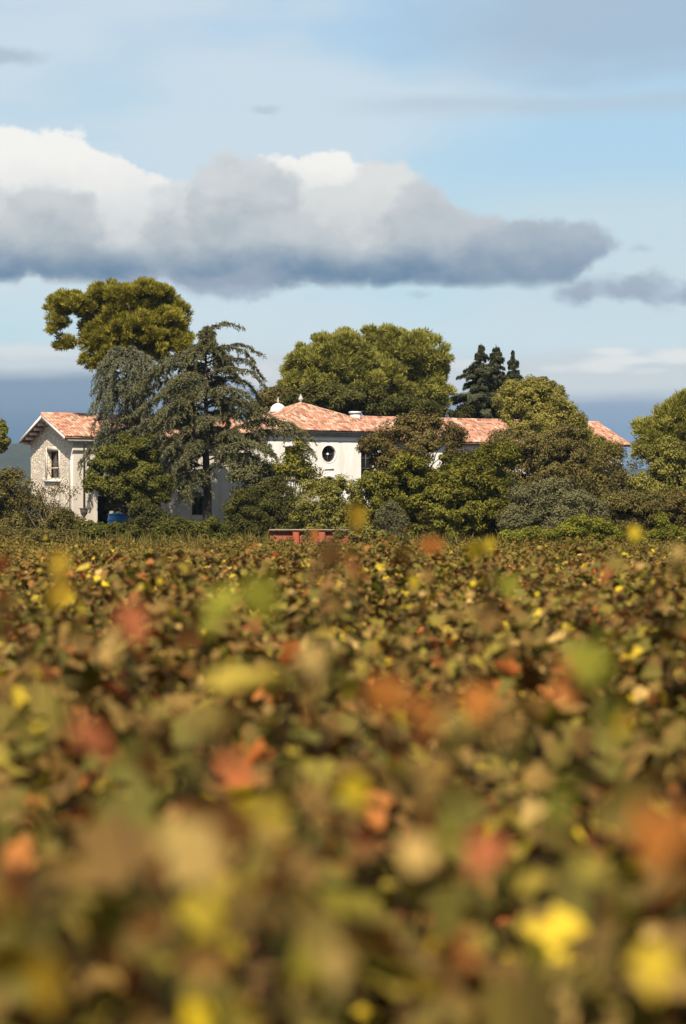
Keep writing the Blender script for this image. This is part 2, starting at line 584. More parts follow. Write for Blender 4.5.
MAT['stone'] = k.pbr(stone, .92, .15, bump=hgt, bump_d=.10, strength=1.0)


def plaster(name, a, b, stain, sc=.6):
    k = N(name)
    n = k.noise(sc, 6, .6)
    n2 = k.noise(14, 4, .6)
    st = k.noise(1.2, 5, .65, sc=(1.6, 1.6, .25))
    c = k.ramp(n, [(.3, a), (.7, b)])
    c = k.mix(k.ramp(st, [(.48, (0, 0, 0)), (.72, (.8, .8, .8))]), c, stain)
    return k.pbr(c, .9, .2, bump=n2, bump_d=.012)


MAT['white'] = plaster('white_render', (.69, .65, .60), (.76, .72, .67), (.58, .52, .45))
MAT['cream'] = plaster('cream_render', (.52, .45, .37), (.60, .53, .45), (.42, .35, .28))
MAT['trim'] = plaster('pale_stone_trim', (.60, .55, .49), (.70, .65, .58), (.5, .44, .38))
MAT['greytrim'] = plaster('grey_stone_cornice', (.36, .34, .31), (.46, .43, .40), (.28, .26, .23))
MAT['redwall'] = plaster('red_render', (.20, .045, .022), (.27, .07, .034), (.12, .05, .03), 1.5)
MAT['coping'] = plaster('coping_stone', (.22, .16, .12), (.32, .24, .18), (.14, .12, .09))
MAT['urn'] = plaster('weathered_urn_stone', (.075, .065, .05), (.14, .12, .095), (.05, .05, .035), 3)
k = N('roof_tiles')
geo = k.n('NewGeometry')
c = k.ramp(geo.outputs['Random Per Island'], [(0, (.17, .075, .05)), (.15, (.29, .125, .075)), (.45, (.37, .178, .112)), (.72, (.43, .24, .165)), (.9, (.47, .335, .25)), (1, (.19, .125, .085))])
n = k.noise(1.1, 5, .65)
c = k.mix(k.ramp(n, [(.5, (0, 0, 0)), (.72, (.5, .5, .5))]), c, (.30, .19, .12))
MAT['tile'] = k.pbr(c, .85, .2, bump=k.noise(20, 3), bump_d=.01)
k = N('roof_deck')
MAT['deck'] = k.pbr(k.ramp(k.noise(3, 4), [(.3, (.20, .09, .05)), (.7, (.33, .16, .10))]), .9, .1)
k = N('window_glass')
MAT['glass'] = k.pbr((.012, .014, .016), .12, .5)  # near-black pane colour carries the darkness of the rooms behind
k = N('dark_timber')
MAT['timber'] = k.pbr(k.ramp(k.noise(4, 4, sc=(1, 1, 8)), [(.3, (.05, .035, .025)), (.7, (.12, .09, .065))]), .7, .3)
k = N('pale_timber')
MAT['paletimber'] = k.pbr(k.ramp(k.noise(4, 4), [(.3, (.50, .45, .40)), (.7, (.66, .61, .55))]), .7, .3)
k = N('grey_curtain')
MAT['curtain'] = k.pbr(k.ramp(k.noise(3, 2, sc=(8, 8, .3)), [(.3, (.06, .07, .08)), (.7, (.13, .15, .17))]), .9, .1)
k = N('zinc')
MAT['zinc'] = k.pbr(k.ramp(k.noise(3, 3), [(.3, (.13, .12, .11)), (.7, (.22, .21, .20))]), .5, .5, metallic=.3)
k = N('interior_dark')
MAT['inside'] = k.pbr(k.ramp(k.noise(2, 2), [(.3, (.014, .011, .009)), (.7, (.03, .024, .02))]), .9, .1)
k = N('blue_plastic')
MAT['blue'] = k.pbr(k.ramp(k.noise(1.5, 4), [(.3, (.014, .17, .44)), (.7, (.024, .24, .56))]), .45, .4)

# ------------------------------------------------------------------ ground, hills
xs = np.concatenate([np.linspace(-2300, -80, 14), np.linspace(-60, 60, 61), np.linspace(80, 2300, 14)])
ys = np.concatenate([np.linspace(-290, -10, 6), np.linspace(-5, 200, 103), np.linspace(230, 4300, 16)])
V = []
for y in ys:
    for x in xs:
        near = 1.0 if (abs(x) < 61 and -6 < y < 201) else 0.0
        V.append((x, y, ground_z(x, y) + near * .035 * math.sin(x * 1.7 + y * .6) * math.sin(y * 1.3)))
nx = len(xs)
q = [(j * nx + i, j * nx + i + 1, (j + 1) * nx + i + 1, (j + 1) * nx + i) for j in range(len(ys) - 1) for i in range(nx - 1)]
gr = link('ground', make_mesh('ground', V, [np.array(q)]), MAT['soil'], smooth=True)
gr['kind'] = 'structure'

hx = np.linspace(-2200, 2200, 150)
hy = np.linspace(2300, 4250, 50)


def hill_h(x, y):
    t = (y - 2300) / 1950
    env = math.sin(min(1, t * 1.25) * math.pi / 2) * (1 - sstep(t, .86, 1.0))
    a = 150 + 24 * math.sin(x / 310.0 + .9) + 12 * math.sin(x / 118.0 + y / 400.0) + 6 * math.sin(x / 47.0 + y / 130.0)
    side = 1.0 - .52 * sstep(x, -450, -150) + .15 * sstep(x, 900, 1700)
    return max(-3, env * a * side * 1.12 - 1 + 5 * math.sin(x / 29.0) * math.sin(y / 37.0) * env)


V = [(x, y, hill_h(x, y) + .4) for y in hy for x in hx]
nx = len(hx)
q = [(j * nx + i, j * nx + i + 1, (j + 1) * nx + i + 1, (j + 1) * nx + i) for j in range(len(hy) - 1) for i in range(nx - 1)]
hl = link('hills', make_mesh('hills', V, [np.array(q)]), MAT['hill'], smooth=True)
hl['kind'] = 'structure'

# haze: one closed box of even thin air round camera, ground and hills
HAZE = 0.8e-4
mb = MB()
mb.box((-2400, -320, -6), (2400, 4380, 215))
k = N('haze_air')
pv = k.n('VolumePrincipled')
pv.inputs['Color'].default_value = (.62, .76, .93, 1)
pv.inputs['Density'].default_value = HAZE
pv.inputs['Anisotropy'].default_value = .25
k.l(pv.outputs[0], k.out.inputs['Volume'])
hz = mb.build('haze', k.m)
hz['kind'] = 'stuff'

# ------------------------------------------------------------------ houses (local x along the front, y backwards, z up)
TH = R(26)
HX, HY, HZ = at(73, 438, 146)[0], 146.0, 1.0


def hz_(z):          # height above the house ground
    return z - HZ


def house_px(u, w, z):
    X = HX + math.cos(TH) * u - math.sin(TH) * w
    Y = HY + math.sin(TH) * u + math.cos(TH) * w
    return 343 + X / Y * F, HOR - (z + HZ - CAMZ) / Y * F


def u_at(px, w):
    t = (px - 343) / F
    return (t * (HY + math.cos(TH) * w) - HX + math.sin(TH) * w) / (math.cos(TH) - t * math.sin(TH))


def z_at(py, u, w):
    return CAMZ + (HOR - py) / F * (HY + math.sin(TH) * u + math.cos(TH) * w) - HZ


def front_wall(mb, o, a, width, height, holes, depth=.32, inward=None):
    """Wall skin in the plane through o along unit a (horizontal); holes (x0,z0,x1,z1) get reveals going inward."""
    o, a, inw = np.array(o, float), np.array(a, float), np.array(inward, float)
    X = sorted({0.0, width, *[h[0] for h in holes], *[h[2] for h in holes]})
    Z = sorted({0.0, height, *[h[1] for h in holes], *[h[3] for h in holes]})
    up = np.array((0, 0, 1.0))
    P = lambda x, z, d=0.0: o + a * x + up * z + inw * d
    for i in range(len(X) - 1):
        for j in range(len(Z) - 1):
            cx, cz = (X[i] + X[i + 1]) / 2, (Z[j] + Z[j + 1]) / 2
            if any(h[0] < cx < h[2] and h[1] < cz < h[3] for h in holes):
                continue
            mb.poly([P(X[i], Z[j]), P(X[i + 1], Z[j]), P(X[i + 1], Z[j + 1]), P(X[i], Z[j + 1])])
    for x0, z0, x1, z1 in holes:
        mb.poly([P(x0, z0), P(x0, z1), P(x0, z1, depth), P(x0, z0, depth)])
        mb.poly([P(x1, z0), P(x1, z0, depth), P(x1, z1, depth), P(x1, z1)])
        mb.poly([P(x0, z1), P(x1, z1), P(x1, z1, depth), P(x0, z1, depth)])
        mb.poly([P(x0, z0), P(x0, z0, depth), P(x1, z0, depth), P(x1, z0)])


def tiles(mb, p0, a, s, n, L, xl, xr, pitch=.22, course=.36):
    """Half-round roof tiles laid course by course: p0 eave point, a along the eave, s up the slope, n normal; xl/xr bounds at t."""
    p0, a, s, n = (np.array(v, float) for v in (p0, a, s, n))
    th = np.linspace(0, math.pi, 6)
    t = -.03
    while t < L - .08:
        x = xl(t) + pitch * .5
        e = min(t + course + .07, L + .02)
        while x < xr(min(t + course * .5, L)) + .02:
            j = rng.normal(0, .012, 3)
            V = []
            for tt, r, h in ((t, .118, .045), (e, .098, .012)):
                for q_ in th:
                    V.append(p0 + a * (x + j[0] + r * math.cos(q_)) + s * (tt + j[1]) + n * (h + j[2] * .6 + r * .75 * math.sin(q_)))
            mb.add(V, [[i, i + 1, i + 7, i + 6] for i in range(5)] + [[0, 5, 4, 3, 2, 1]])
            x += pitch
        t += course


def ridge_tiles(mb, A, B, r=.15, step=.38):
    A, B = np.array(A, float), np.array(B, float)
    d = B - A
    L = np.linalg.norm(d)
    d /= L
    side = np.cross(d, (0, 0, 1.0))
    side /= np.linalg.norm(side)
    up = np.cross(side, d)
    th = np.linspace(-.25, math.pi + .25, 7)
    t = 0.0
    while t < L - .05:
        e = min(L, t + step + .05)
        V = []
        for tt, rr in ((t, r), (e, r * .88)):
            for q_ in th:
                V.append(A + d * tt + side * rr * math.cos(q_) + up * (rr * math.sin(q_) + .03) + rng.normal(0, .006, 3))
        mb.add(V, [[i, i + 1, i + 8, i + 7] for i in range(6)] + [[0, 6, 5, 4, 3, 2, 1]])
        t += step


def gable_roof(parent, u0, u1, w0, w1, ze, zr, ou=.5, ow=.42, rafters_end=None):
    """Two slopes with ridge along u. Deck, tiles, ridge tiles."""
    wm = (w0 + w1) / 2
    sl_ = (zr - ze) / (wm - w0)
    a0, a1 = u0 - ou, u1 + ou
    zl = ze - sl_ * ow
    dk = MB()
    for sgn, wE in ((1, w0 - ow), (-1, w1 + ow)):
        A = [(a0, wE, zl), (a1, wE, zl), (a1, wm, zr), (a0, wm, zr)]
        Bq = [(x, y, z + .10) for x, y, z in A]
        dk.prism(A if sgn > 0 else A[::-1], Bq if sgn > 0 else Bq[::-1])
    dk.build('roof_deck', MAT['deck'], parent)
    L = math.hypot(wm - w0 + ow, zr - zl)
    tb = MB()
    for sgn, wE in ((1, w0 - ow), (-1, w1 + ow)):
        s = np.array((0, sgn * (wm - w0 + ow), zr - zl)) / L
        n = np.array((0, -s[2] * sgn, abs(s[1])))
        tiles(tb, (0, wE, zl + .115), (1, 0, 0), s, n, L, lambda t: a0, lambda t: a1)
    ridge_tiles(tb, (a0, wm, zr + .14), (a1, wm, zr + .14))
    return tb.build('roof', MAT['tile'], parent)


def window_parts(parent, o, a, inw, x0, z0, x1, z1, depth=.24, mat='timber', bars=1, cross=1, curtain=False):
    """Frame with its pane as a sub-part set back in the reveal."""
    o, a, inw = np.array(o, float), np.array(a, float), np.array(inw, float)
    P = lambda x, z, d: o + a * x + np.array((0, 0, z)) + inw * d
    fr = MB()

    def bar(xa, za, xb, zb, d0, d1):
        A = [P(xa, za, d0), P(xb, za, d0), P(xb, zb, d0), P(xa, zb, d0)]
        B = [P(xa, za, d1), P(xb, za, d1), P(xb, zb, d1), P(xa, zb, d1)]
        fr.prism(A, B)
    w = .055
    e = .004
    bar(x0 + e, z0 + e, x0 + w, z1 - e, depth, depth + .06)
    bar(x1 - w, z0 + e, x1 - e, z1 - e, depth, depth + .06)
    bar(x0 + w, z0 + e, x1 - w, z0 + w, depth, depth + .06)
    bar(x0 + w, z1 - w, x1 - w, z1 - e, depth, depth + .06)
    for i in range(bars):
        xm = x0 + (x1 - x0) * (i + 1) / (bars + 1)
        bar(xm - .03, z0 + w, xm + .03, z1 - w, depth + .004, depth + .05)
    for i in range(cross):
        zm = z0 + (z1 - z0) * (i + 1) / (cross + 1)
        for xa, xb in zip([x0 + w] + [x0 + (x1 - x0) * (q + 1) / (bars + 1) + .03 for q in range(bars)], [x0 + (x1 - x0) * (q + 1) / (bars + 1) - .03 for q in range(bars)] + [x1 - w]):
            bar(xa, zm - .025, xb, zm + .025, depth + .006, depth + .045)
    f = fr.build('window', MAT[mat], parent)
    pn = MB()
    pn.poly([P(x0, z0, depth + .065), P(x1, z0, depth + .065), P(x1, z1, depth + .065), P(x0, z1, depth + .065)])
    pn.build('pane', MAT['glass'], f)
    return f


# ---- stone farmhouse on the left
WL, WW = 11.6, 8.0
hA = thing('stone_farmhouse', 'stone farmhouse with gable wall and orange tiled roof at the left, behind the cedars', 'house', (HX, HY, HZ), TH)
zeA, zrA = z_at(438, 0, -.3) + .10, z_at(415, 0, 4) - .14
ug = u_at                                                  # gable wall: plane u=0, from w=WW (left) to w=0 (right)
wall = MB()


def w_at(px):                                              # position along the gable (u = 0)
    lo, hi = 0.0, 9.0
    for _ in range(40):
        m = (lo + hi) / 2
        if house_px(0, m, 3)[0] > px:
            lo = m
        else:
            hi = m
    return lo


gw0, gw1 = w_at(58.6), w_at(47.2)
gz0, gz1 = z_at(478, 0, 3.5), z_at(451, 0, 3.5)
front_wall(wall, (0, WW, -.6), (0, -1, 0), WW, zeA + .6, [(WW - gw1, gz0 + .6, WW - gw0, gz1 + .6)], .38, (1, 0, 0))
wall.poly([(0, WW, zeA), (0, 0, zeA), (0, WW / 2, zrA)])
wall.poly([(WL, WW, -.6), (0, WW, -.6), (0, WW, zeA), (WL, WW, zeA)])
wall.build('gable_wall', MAT['stone'], hA)
fw = MB()
zt = z_at(496, 2, 0)
dA = (u_at(97.5, 0), u_at(111, 0))
wA = (u_at(192, 0), u_at(205, 0))
wB = (u_at(232, 0), u_at(241, 0))
wz0, wz1 = z_at(515, 8, 0), z_at(497, 8, 0)
front_wall(fw, (0, 0, -.6), (1, 0, 0), WL, zeA + .6, [(dA[0], .6, dA[1], zt + .6), (wA[0], wz0 + .6, wA[1], wz1 + .6), (wB[0], wz0 + .6, wB[1], wz1 + .6)], .35, (0, 1, 0))
fw.poly([(WL, 0, -.6), (WL, WW, -.6), (WL, WW, zeA), (WL, WW / 2, zrA), (WL, 0, zeA)])
fw.build('wall', MAT['cream'], hA)
# interior void behind the open doorway
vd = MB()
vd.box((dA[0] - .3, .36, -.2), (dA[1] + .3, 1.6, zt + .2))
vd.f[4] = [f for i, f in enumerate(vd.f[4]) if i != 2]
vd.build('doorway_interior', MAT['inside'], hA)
gable_roof(hA, 0, WL, 0, WW, zeA, zrA, .66, .38)
# purlin ends and verge board under the gable overhang
for i, t in enumerate((-.02, .2, .4, .6, .8, .97, 1.2, 1.4, 1.6, 1.8, 2.02)):
    w = WW * t / 2
    z = zeA + (zrA - zeA) * (1 - abs(1 - t))
    mb = MB()
    mb.box((-.60, w - .09, z - .24), (-.003, w + .09, z - .05))
    mb.build('purlin_end', MAT['paletimber'], hA)
vb = MB()
for s in (0, 1):
    w0_, w1_ = (-.38, WW / 2) if s == 0 else (WW + .38, WW / 2)
    z0_ = zeA - (zrA - zeA) / (WW / 2) * .38
    A = [(-.69, w0_, z0_ - .09), (-.69, w1_, zrA - .09), (-.69, w1_, zrA + .12), (-.69, w0_, z0_ + .12)]
    B = [(-.663, y, z) for _, y, z in A]
    vb.prism(A, B)
vb.build('verge_board', MAT['paletimber'], hA)
gm = MB()
gm.tube([(-.5, -.46, zeA - .26), (WL + .5, -.46, zeA - .26)], [.065, .065], 8)
gm.build('gutter', MAT['zinc'], hA)
up_ = u_at(83.5, 0)
gm = MB()
gm.tube([(up_, -.46, zeA - .32), (up_, -.3, zeA - .5), (up_, -.08, zeA - .7), (up_, -.08, 0.1)], [.05, .05, .05, .05], 8)
gm.build('downpipe', MAT['zinc'], hA)
wnd = window_parts(hA, (0, WW, 0), (0, -1, 0), (1, 0, 0), WW - gw1, gz0, WW - gw0, gz1, .26, 'timber', 1, 1)
su = MB()                                                   # smooth surround, proud of the stone
sw = .26
for ya, yb, za, zb in ((gw0 - sw, gw0, gz0 - .1, gz1 + .28), (gw1, gw1 + sw, gz0 - .1, gz1 + .28), (gw0, gw1, gz1, gz1 + .28)):
    su.box((-.028, ya, za), (.02, yb, zb))
su.build('window_surround', MAT['cream'], wnd)
si = MB()
si.box((-.12, gw0 - .4, gz0 - .26), (.1, gw1 + .4, gz0 - .1))
si.build('window_sill', MAT['trim'], wnd)
rl = MB()
rl.tube([(-.01, gw0, gz0 + .62), (-.01, gw1, gz0 + .62)], [.028, .028], 6)
rl.build('window_rail', MAT['paletimber'], wnd)
# smooth corner band
cb_ = MB()
cb_.box((-.022, .003, -.3), (.03, .62, zeA - .5))
cb_.build('corner_band', MAT['cream'], hA)
wl_ = MB()
wl_.box((-.16, WW - .05, z_at(488, 0, 8)), (.05, WW + .22, z_at(483, 0, 8)))
wl_.build('wall_box', MAT['white'], hA)
for x0, x1 in (wA, wB):
    f = window_parts(hA, (0, 0, 0), (1, 0, 0), (0, 1, 0), x0, wz0, x1, wz1, .22, 'timber', 1, 0)
    su = MB()
    su.box((x0 - .18, -.03, wz1), (x1 + .18, .02, wz1 + .22))
    su.build('lintel', MAT['trim'], f)

# ---- white main house
w0m = 1.0
uC = u_at(329, w0m)
HALF = 4.3
u0, u1 = uC - HALF, uC + HALF
DEP = 8.6
hB = thing('white_manor_house', 'white rendered manor house with round window and pyramid tiled roof', 'house', (HX, HY, HZ), TH)
zeB = z_at(431.5, u0 + 2, w0m - .3) + .05
zaB = z_at(405, uC, w0m + DEP / 2)
wl = MB()
oc_r = 7.3 / F * 154 / math.cos(TH) * .95
oz = z_at(454, uC, w0m)
az_ = z_at(477.5, uC, w0m)               # top of the arched door
ar = .62
holes = []
for px0, px1 in ((285, 297), (361, 374)):
    holes.append((u_at(px0, w0m) - u0, z_at(478, uC, w0m) + .6, u_at(px1, w0m) - u0, z_at(447.5, uC, w0m) + .6))
sqh = oc_r + .25
holes_full = holes + [(HALF - sqh, oz - sqh + .6, HALF + sqh, oz + sqh + .6)]
dh = (HALF - ar, .6, HALF + ar, az_ - ar + .6)
acell = (HALF - ar, az_ - ar + .6, HALF + ar, az_ + .05 + .6)
o_ = np.array((u0, w0m, -.6))
# wall skin; round and arched openings get their own infill rings
X = sorted({0.0, 2 * HALF, *[h[i] for h in holes_full + [dh, acell] for i in (0, 2)]})
Z = sorted({0.0, zeB + .6, *[h[i] for h in holes_full + [dh, acell] for i in (1, 3)]})
for i in range(len(X) - 1):
    for j in range(len(Z) - 1):
        cx, cz = (X[i] + X[i + 1]) / 2, (Z[j] + Z[j + 1]) / 2
        if any(h[0] < cx < h[2] and h[1] < cz < h[3] for h in holes_full + [dh, acell]):
            continue
        wl.poly([o_ + (X[i], 0, Z[j]), o_ + (X[i + 1], 0, Z[j]), o_ + (X[i + 1], 0, Z[j + 1]), o_ + (X[i], 0, Z[j + 1])])
for x0, z0, x1, z1 in holes + [dh]:
    for A in ([(x0, 0, z0), (x0, 0, z1), (x0, .35, z1), (x0, .35, z0)], [(x1, 0, z0), (x1, .35, z0), (x1, .35, z1), (x1, 0, z1)], [(x0, 0, z0), (x0, .35, z0), (x1, .35, z0), (x1, 0, z0)]):
        wl.poly([o_ + p for p in A])
    if (x0, z0, x1, z1) != dh:
        wl.poly([o_ + p for p in [(x0, 0, z1), (x1, 0, z1), (x1, .35, z1), (x0, .35, z1)]])
K = 40
for i in range(K):
    t0_, t1_ = 2 * math.pi * i / K, 2 * math.pi * (i + 1) / K

    def sq(t):
        c, s = math.cos(t), math.sin(t)
        m = max(abs(c), abs(s))
        return (HALF + sqh * c / m, 0, oz + .6 + sqh * s / m)

    def ci(t, d=0):
        return (HALF + oc_r * math.cos(t), d, oz + .6 + oc_r * 1.08 * math.sin(t))
    wl.poly([o_ + ci(t0_), o_ + sq(t0_), o_ + sq(t1_), o_ + ci(t1_)])
    wl.poly([o_ + ci(t0_), o_ + ci(t1_), o_ + ci(t1_, .32), o_ + ci(t0_, .32)])
K = 16
for i in range(K):
    t0_, t1_ = math.pi * i / K, math.pi * (i + 1) / K

    def ci(t, d=0):
        return (HALF + ar * math.cos(t), d, az_ - ar + .6 + ar * math.sin(t))

    def tp(t):
        c = math.cos(t)
        return (HALF + ar * c, 0, az_ + .05 + .6)
    wl.poly([o_ + ci(t0_), o_ + tp(t0_), o_ + tp(t1_), o_ + ci(t1_)])
    wl.poly([o_ + ci(t0_), o_ + ci(t1_), o_ + ci(t1_, .35), o_ + ci(t0_, .35)])
wl.poly([(u1, w0m, -.6), (u1, w0m + DEP, -.6), (u1, w0m + DEP, zeB), (u1, w0m, zeB)])
wl.poly([(u0, w0m + DEP, -.6), (u0, w0m, -.6), (u0, w0m, zeB), (u0, w0m + DEP, zeB)])
wl.poly([(u1, w0m + DEP, -.6), (u0, w0m + DEP, -.6), (u0, w0m + DEP, zeB), (u1, w0m + DEP, zeB)])
wl.build('wall', MAT['white'], hB)
# pyramid roof
ov = .45
E = [(u0 - ov, w0m - ov, zeB), (u1 + ov, w0m - ov, zeB), (u1 + ov, w0m + DEP + ov, zeB), (u0 - ov, w0m + DEP + ov, zeB)]
ap = (uC, w0m + DEP / 2, zaB)
dk = MB()
for i in range(4):
    dk.poly([E[i], E[(i + 1) % 4], ap])
dk.poly(E[::-1])
dk.build('roof_deck', MAT['deck'], hB)
tb = MB()
for i in range(4):
    A, B = np.array(E[i]), np.array(E[(i + 1) % 4])
    a = (B - A) / np.linalg.norm(B - A)
    W = np.linalg.norm(B - A)
    mid = (A + B) / 2
    s = np.array(ap) - mid
    L = np.linalg.norm(s)
    s /= L
    n = np.cross(a, s)
    n = n if n[2] > 0 else -n
    tiles(tb, A + n * .02, a, s, n, L, lambda t, W=W, L=L: W / 2 * max(t, 0) / L, lambda t, W=W, L=L: W - W / 2 * max(t, 0) / L)
for e in E:
    ridge_tiles(tb, np.array(e) + (0, 0, .05), np.array(ap) + (0, 0, .05), .14)
tb.build('roof', MAT['tile'], hB)
fi = MB()
fi.lathe([(.16, -.05), (.16, .08), (.07, .12), (.06, .24), (.15, .32), (.17, .42), (.10, .52), (.03, .66), (.01, .74)], ap, 14)
fi.build('finial', MAT['greytrim'], hB, smooth=True)
cn = MB()
for d, za, zb in ((.40, zeB - .10, zeB - .003), (.30, zeB - .20, zeB - .10), (.16, zeB - .30, zeB - .20)):
    cn.box((u0 - d, w0m - d, za), (u1 + d, w0m + DEP + d, zb))
cn.build('cornice', MAT['greytrim'], hB)
st_ = MB()
st_.box((u0 - .03, w0m - .05, zeB - .62), (u1 + .03, w0m - .003, zeB - .54))
st_.build('string_course', MAT['trim'], hB)
for (x0, z0, x1, z1) in holes:
    f = window_parts(hB, (u0, w0m, 0), (1, 0, 0), (0, 1, 0), x0, z0 - .6, x1, z1 - .6, .24, 'timber', 1, 2)
    su = MB()
    su.box((u0 + x0 - .12, w0m - .03, z1 - .6), (u0 + x1 + .12, w0m + .01, z1 - .42))
    su.build('lintel', MAT['trim'], f)
    su = MB()
    su.box((u0 + x0 - .2, w0m - .06, z0 - .78), (u0 + x1 + .2, w0m + .01, z0 - .6))
    su.build('window_sill', MAT['trim'], f)
# round window: frame, hub and spokes, pane
rw = MB()
th = np.linspace(0, 2 * math.pi, 33)[:-1]


def ring(mbx, c, r0, r1, y0, y1, fz=1.08):
    V = []
    for t in th:
        for r, y in ((r0, y0), (r1, y0), (r1, y1), (r0, y1)):
            V.append((c[0] + r * math.cos(t), y, c[1] + r * fz * math.sin(t)))
    q = []
    for i in range(32):
        j = (i + 1) % 32
        for b in range(4):
            q.append((i * 4 + b, j * 4 + b, j * 4 + (b + 1) % 4, i * 4 + (b + 1) % 4))
    mbx.add(V, [np.array(q)])


ring(rw, (uC, oz), oc_r - .055, oc_r - .004, w0m + .2, w0m + .26)
for t in (0, math.pi / 2, math.pi, 1.5 * math.pi):
    c, s = math.cos(t), math.sin(t)
    rw.tube([(uC + .08 * c, w0m + .23, oz + .08 * s), (uC + (oc_r - .05) * c, w0m + .23, oz + (oc_r - .05) * 1.06 * s)], [.016, .016], 6)
rwo = rw.build('round_window', MAT['timber'], hB)
hb = MB()
ring(hb, (uC, oz), .001, .075, w0m + .18, w0m + .25, 1)
hb.build('window_hub', MAT['white'], rwo)
pn = MB()
pn.poly([(uC + oc_r * 1.1 * math.cos(t), w0m + .27, oz + oc_r * 1.15 * math.sin(t)) for t in th])
pn.build('pane', MAT['glass'], rwo)
rs = MB()
ring(rs, (uC, oz), oc_r + .01, oc_r + .06, w0m - .010, w0m + .01)
rs.build('window_surround', MAT['white'], rwo)
pl = MB()
pl.box((uC - .32, w0m - .05, oz - 1.0), (uC + .32, w0m - .003, oz - .92))
pl.build('wall_ledge', MAT['trim'], hB)
dr = MB()
K = 16
pts = [(uC - ar, w0m + .3, 0), (uC + ar, w0m + .3, 0)] + [(uC + ar * math.cos(math.pi * i / K), w0m + .3, az_ - ar + ar * math.sin(math.pi * i / K)) for i in range(K + 1)]
dr.poly(pts)
dro = dr.build('arched_door', MAT['timber'], hB)
fn = MB()
V = []
for i in range(K + 1):
    t = math.pi * i / K
    for r, y in ((ar + .004, w0m - .04), (ar + .2, w0m - .04), (ar + .2, w0m + .01), (ar + .004, w0m + .01)):
        V.append((uC + r * math.cos(t), y, az_ - ar + r * math.sin(t)))
fn.add(V, [np.array([(i * 4 + b, i * 4 + 4 + b, i * 4 + 4 + (b + 1) % 4, i * 4 + (b + 1) % 4) for i in range(K) for b in range(4)]), [0, 1, 2, 3], [K * 4 + 3, K * 4 + 2, K * 4 + 1, K * 4]])
fn.build('door_surround', MAT['trim'], dro)
# domed turret behind the left hip
wT = w0m + 5.6
uT = u_at(278, wT)
zd = z_at(411, uT, wT)
tr = MB()
tr.lathe([(.48, zeB - .5), (.48, zd - .1), (.57, zd - .06), (.57, zd)], (uT, wT, 0), 24)
tro = tr.build('turret', MAT['white'], hB)
dm = MB()
dm.lathe([(.52 * math.cos(t), .52 * .98 * math.sin(t)) for t in np.linspace(0, math.pi / 2 - .03, 10)], (uT, wT, zd + .003), 24)
dmo = dm.build('dome', MAT['white'], tro, smooth=True)
fi = MB()
fi.lathe([(.07, -.02), (.05, .08), (.09, .16), (.05, .26), (.012, .42)], (uT, wT, zd + .50), 10)
fi.build('finial', MAT['greytrim'], tro, smooth=True)
wc = 4.6
ucm = u_at(355, wc)
ch = MB()
ch.box((ucm - .26, wc - .25, zeB - .2), (ucm + .26, wc + .25, z_at(413.5, ucm, wc)))
ch.box((ucm - .32, wc - .31, z_at(413.5, ucm, wc)), (ucm + .32, wc + .31, z_at(411.5, ucm, wc)))
ch.build('chimney', MAT['white'], hB)

# ---- long right wing
hC = thing('tiled_wing', 'long low house wing with orange tile roof behind the trees, right of the white house', 'house', (HX, HY, HZ), TH)
c0, c1, cw0, cw1 = u1 + .03, 40.3, 1.4, 8.8
zeC, zrC = z_at(444, 31, 1.2) + .1, z_at(419, 25, 5.1) - .15
wl = MB()
hs = []
for um in (4.6, 9.2, 13.8):
    hs.append((um - .5, 3.9, um + .5, 5.5))
front_wall(wl, (c0, cw0, -.6), (1, 0, 0), c1 - c0, zeC + .6, hs, .3, (0, 1, 0))
wl.poly([(c1, cw0, -.6), (c1, cw1, -.6), (c1, cw1, zeC), (c1, (cw0 + cw1) / 2, zrC), (c1, cw0, zeC)])
wl.poly([(c1, cw1, -.6), (c0, cw1, -.6), (c0, cw1, zeC), (c1, cw1, zeC)])
wl.poly([(c0, cw1, zeC), (c0, cw0, zeC), (c0, (cw0 + cw1) / 2, zrC)])
wl.build('wall', MAT['white'], hC)
for x0, z0, x1, z1 in hs:
    window_parts(hC, (c0, cw0, -.6), (1, 0, 0), (0, 1, 0), x0, z0, x1, z1, .2, 'timber', 1, 1)
gable_roof(hC, c0 + .5, c1, cw0, cw1, zeC, zrC, .45, .4)


# ------------------------------------------------------------------ foliage
def unit(v):
    return v / (np.linalg.norm(v, axis=-1, keepdims=True) + 1e-9)


def rand_dirs(n):
    return unit(rng.normal(0, 1, (n, 3)))


class Cards:
    """Collects leaf or needle faces as arrays for ONE foliage mesh."""
    def __init__(self):
        self.q, self.t = [], []

    def leaves(self, P, nrm, size, asp=.62, fold=.18):
        n = len(P)
        nrm = unit(nrm)
        a = unit(np.cross(nrm, rand_dirs(n)))
        b = np.cross(nrm, a)
        s = np.asarray(size).reshape(-1, 1) * np.ones((n, 1))
        h = s * .5
        V = np.stack([P - a * h, P + b * h * asp + nrm * s * fold, P + a * h, P - b * h * asp + nrm * s * fold], 1)
        self.q.append(V.reshape(-1, 3))

    def needles(self, P, axis, length, width):
        n = len(P)
        axis = unit(axis)
        b = unit(np.cross(axis, rand_dirs(n)))
        L = np.asarray(length).reshape(-1, 1) * np.ones((n, 1))
        w = np.asarray(width).reshape(-1, 1) * np.ones((n, 1))
        V = np.stack([P - b * w, P + b * w, P + axis * L + b * w * .35, P + axis * L - b * w * .35], 1)
        self.q.append(V.reshape(-1, 3))

    def build(self, name, mat, parent, off):
        V = np.concatenate(self.q) - np.asarray(off)
        return link(name, make_mesh(name, V, [np.arange(len(V)).reshape(-1, 4)]), mat, parent)


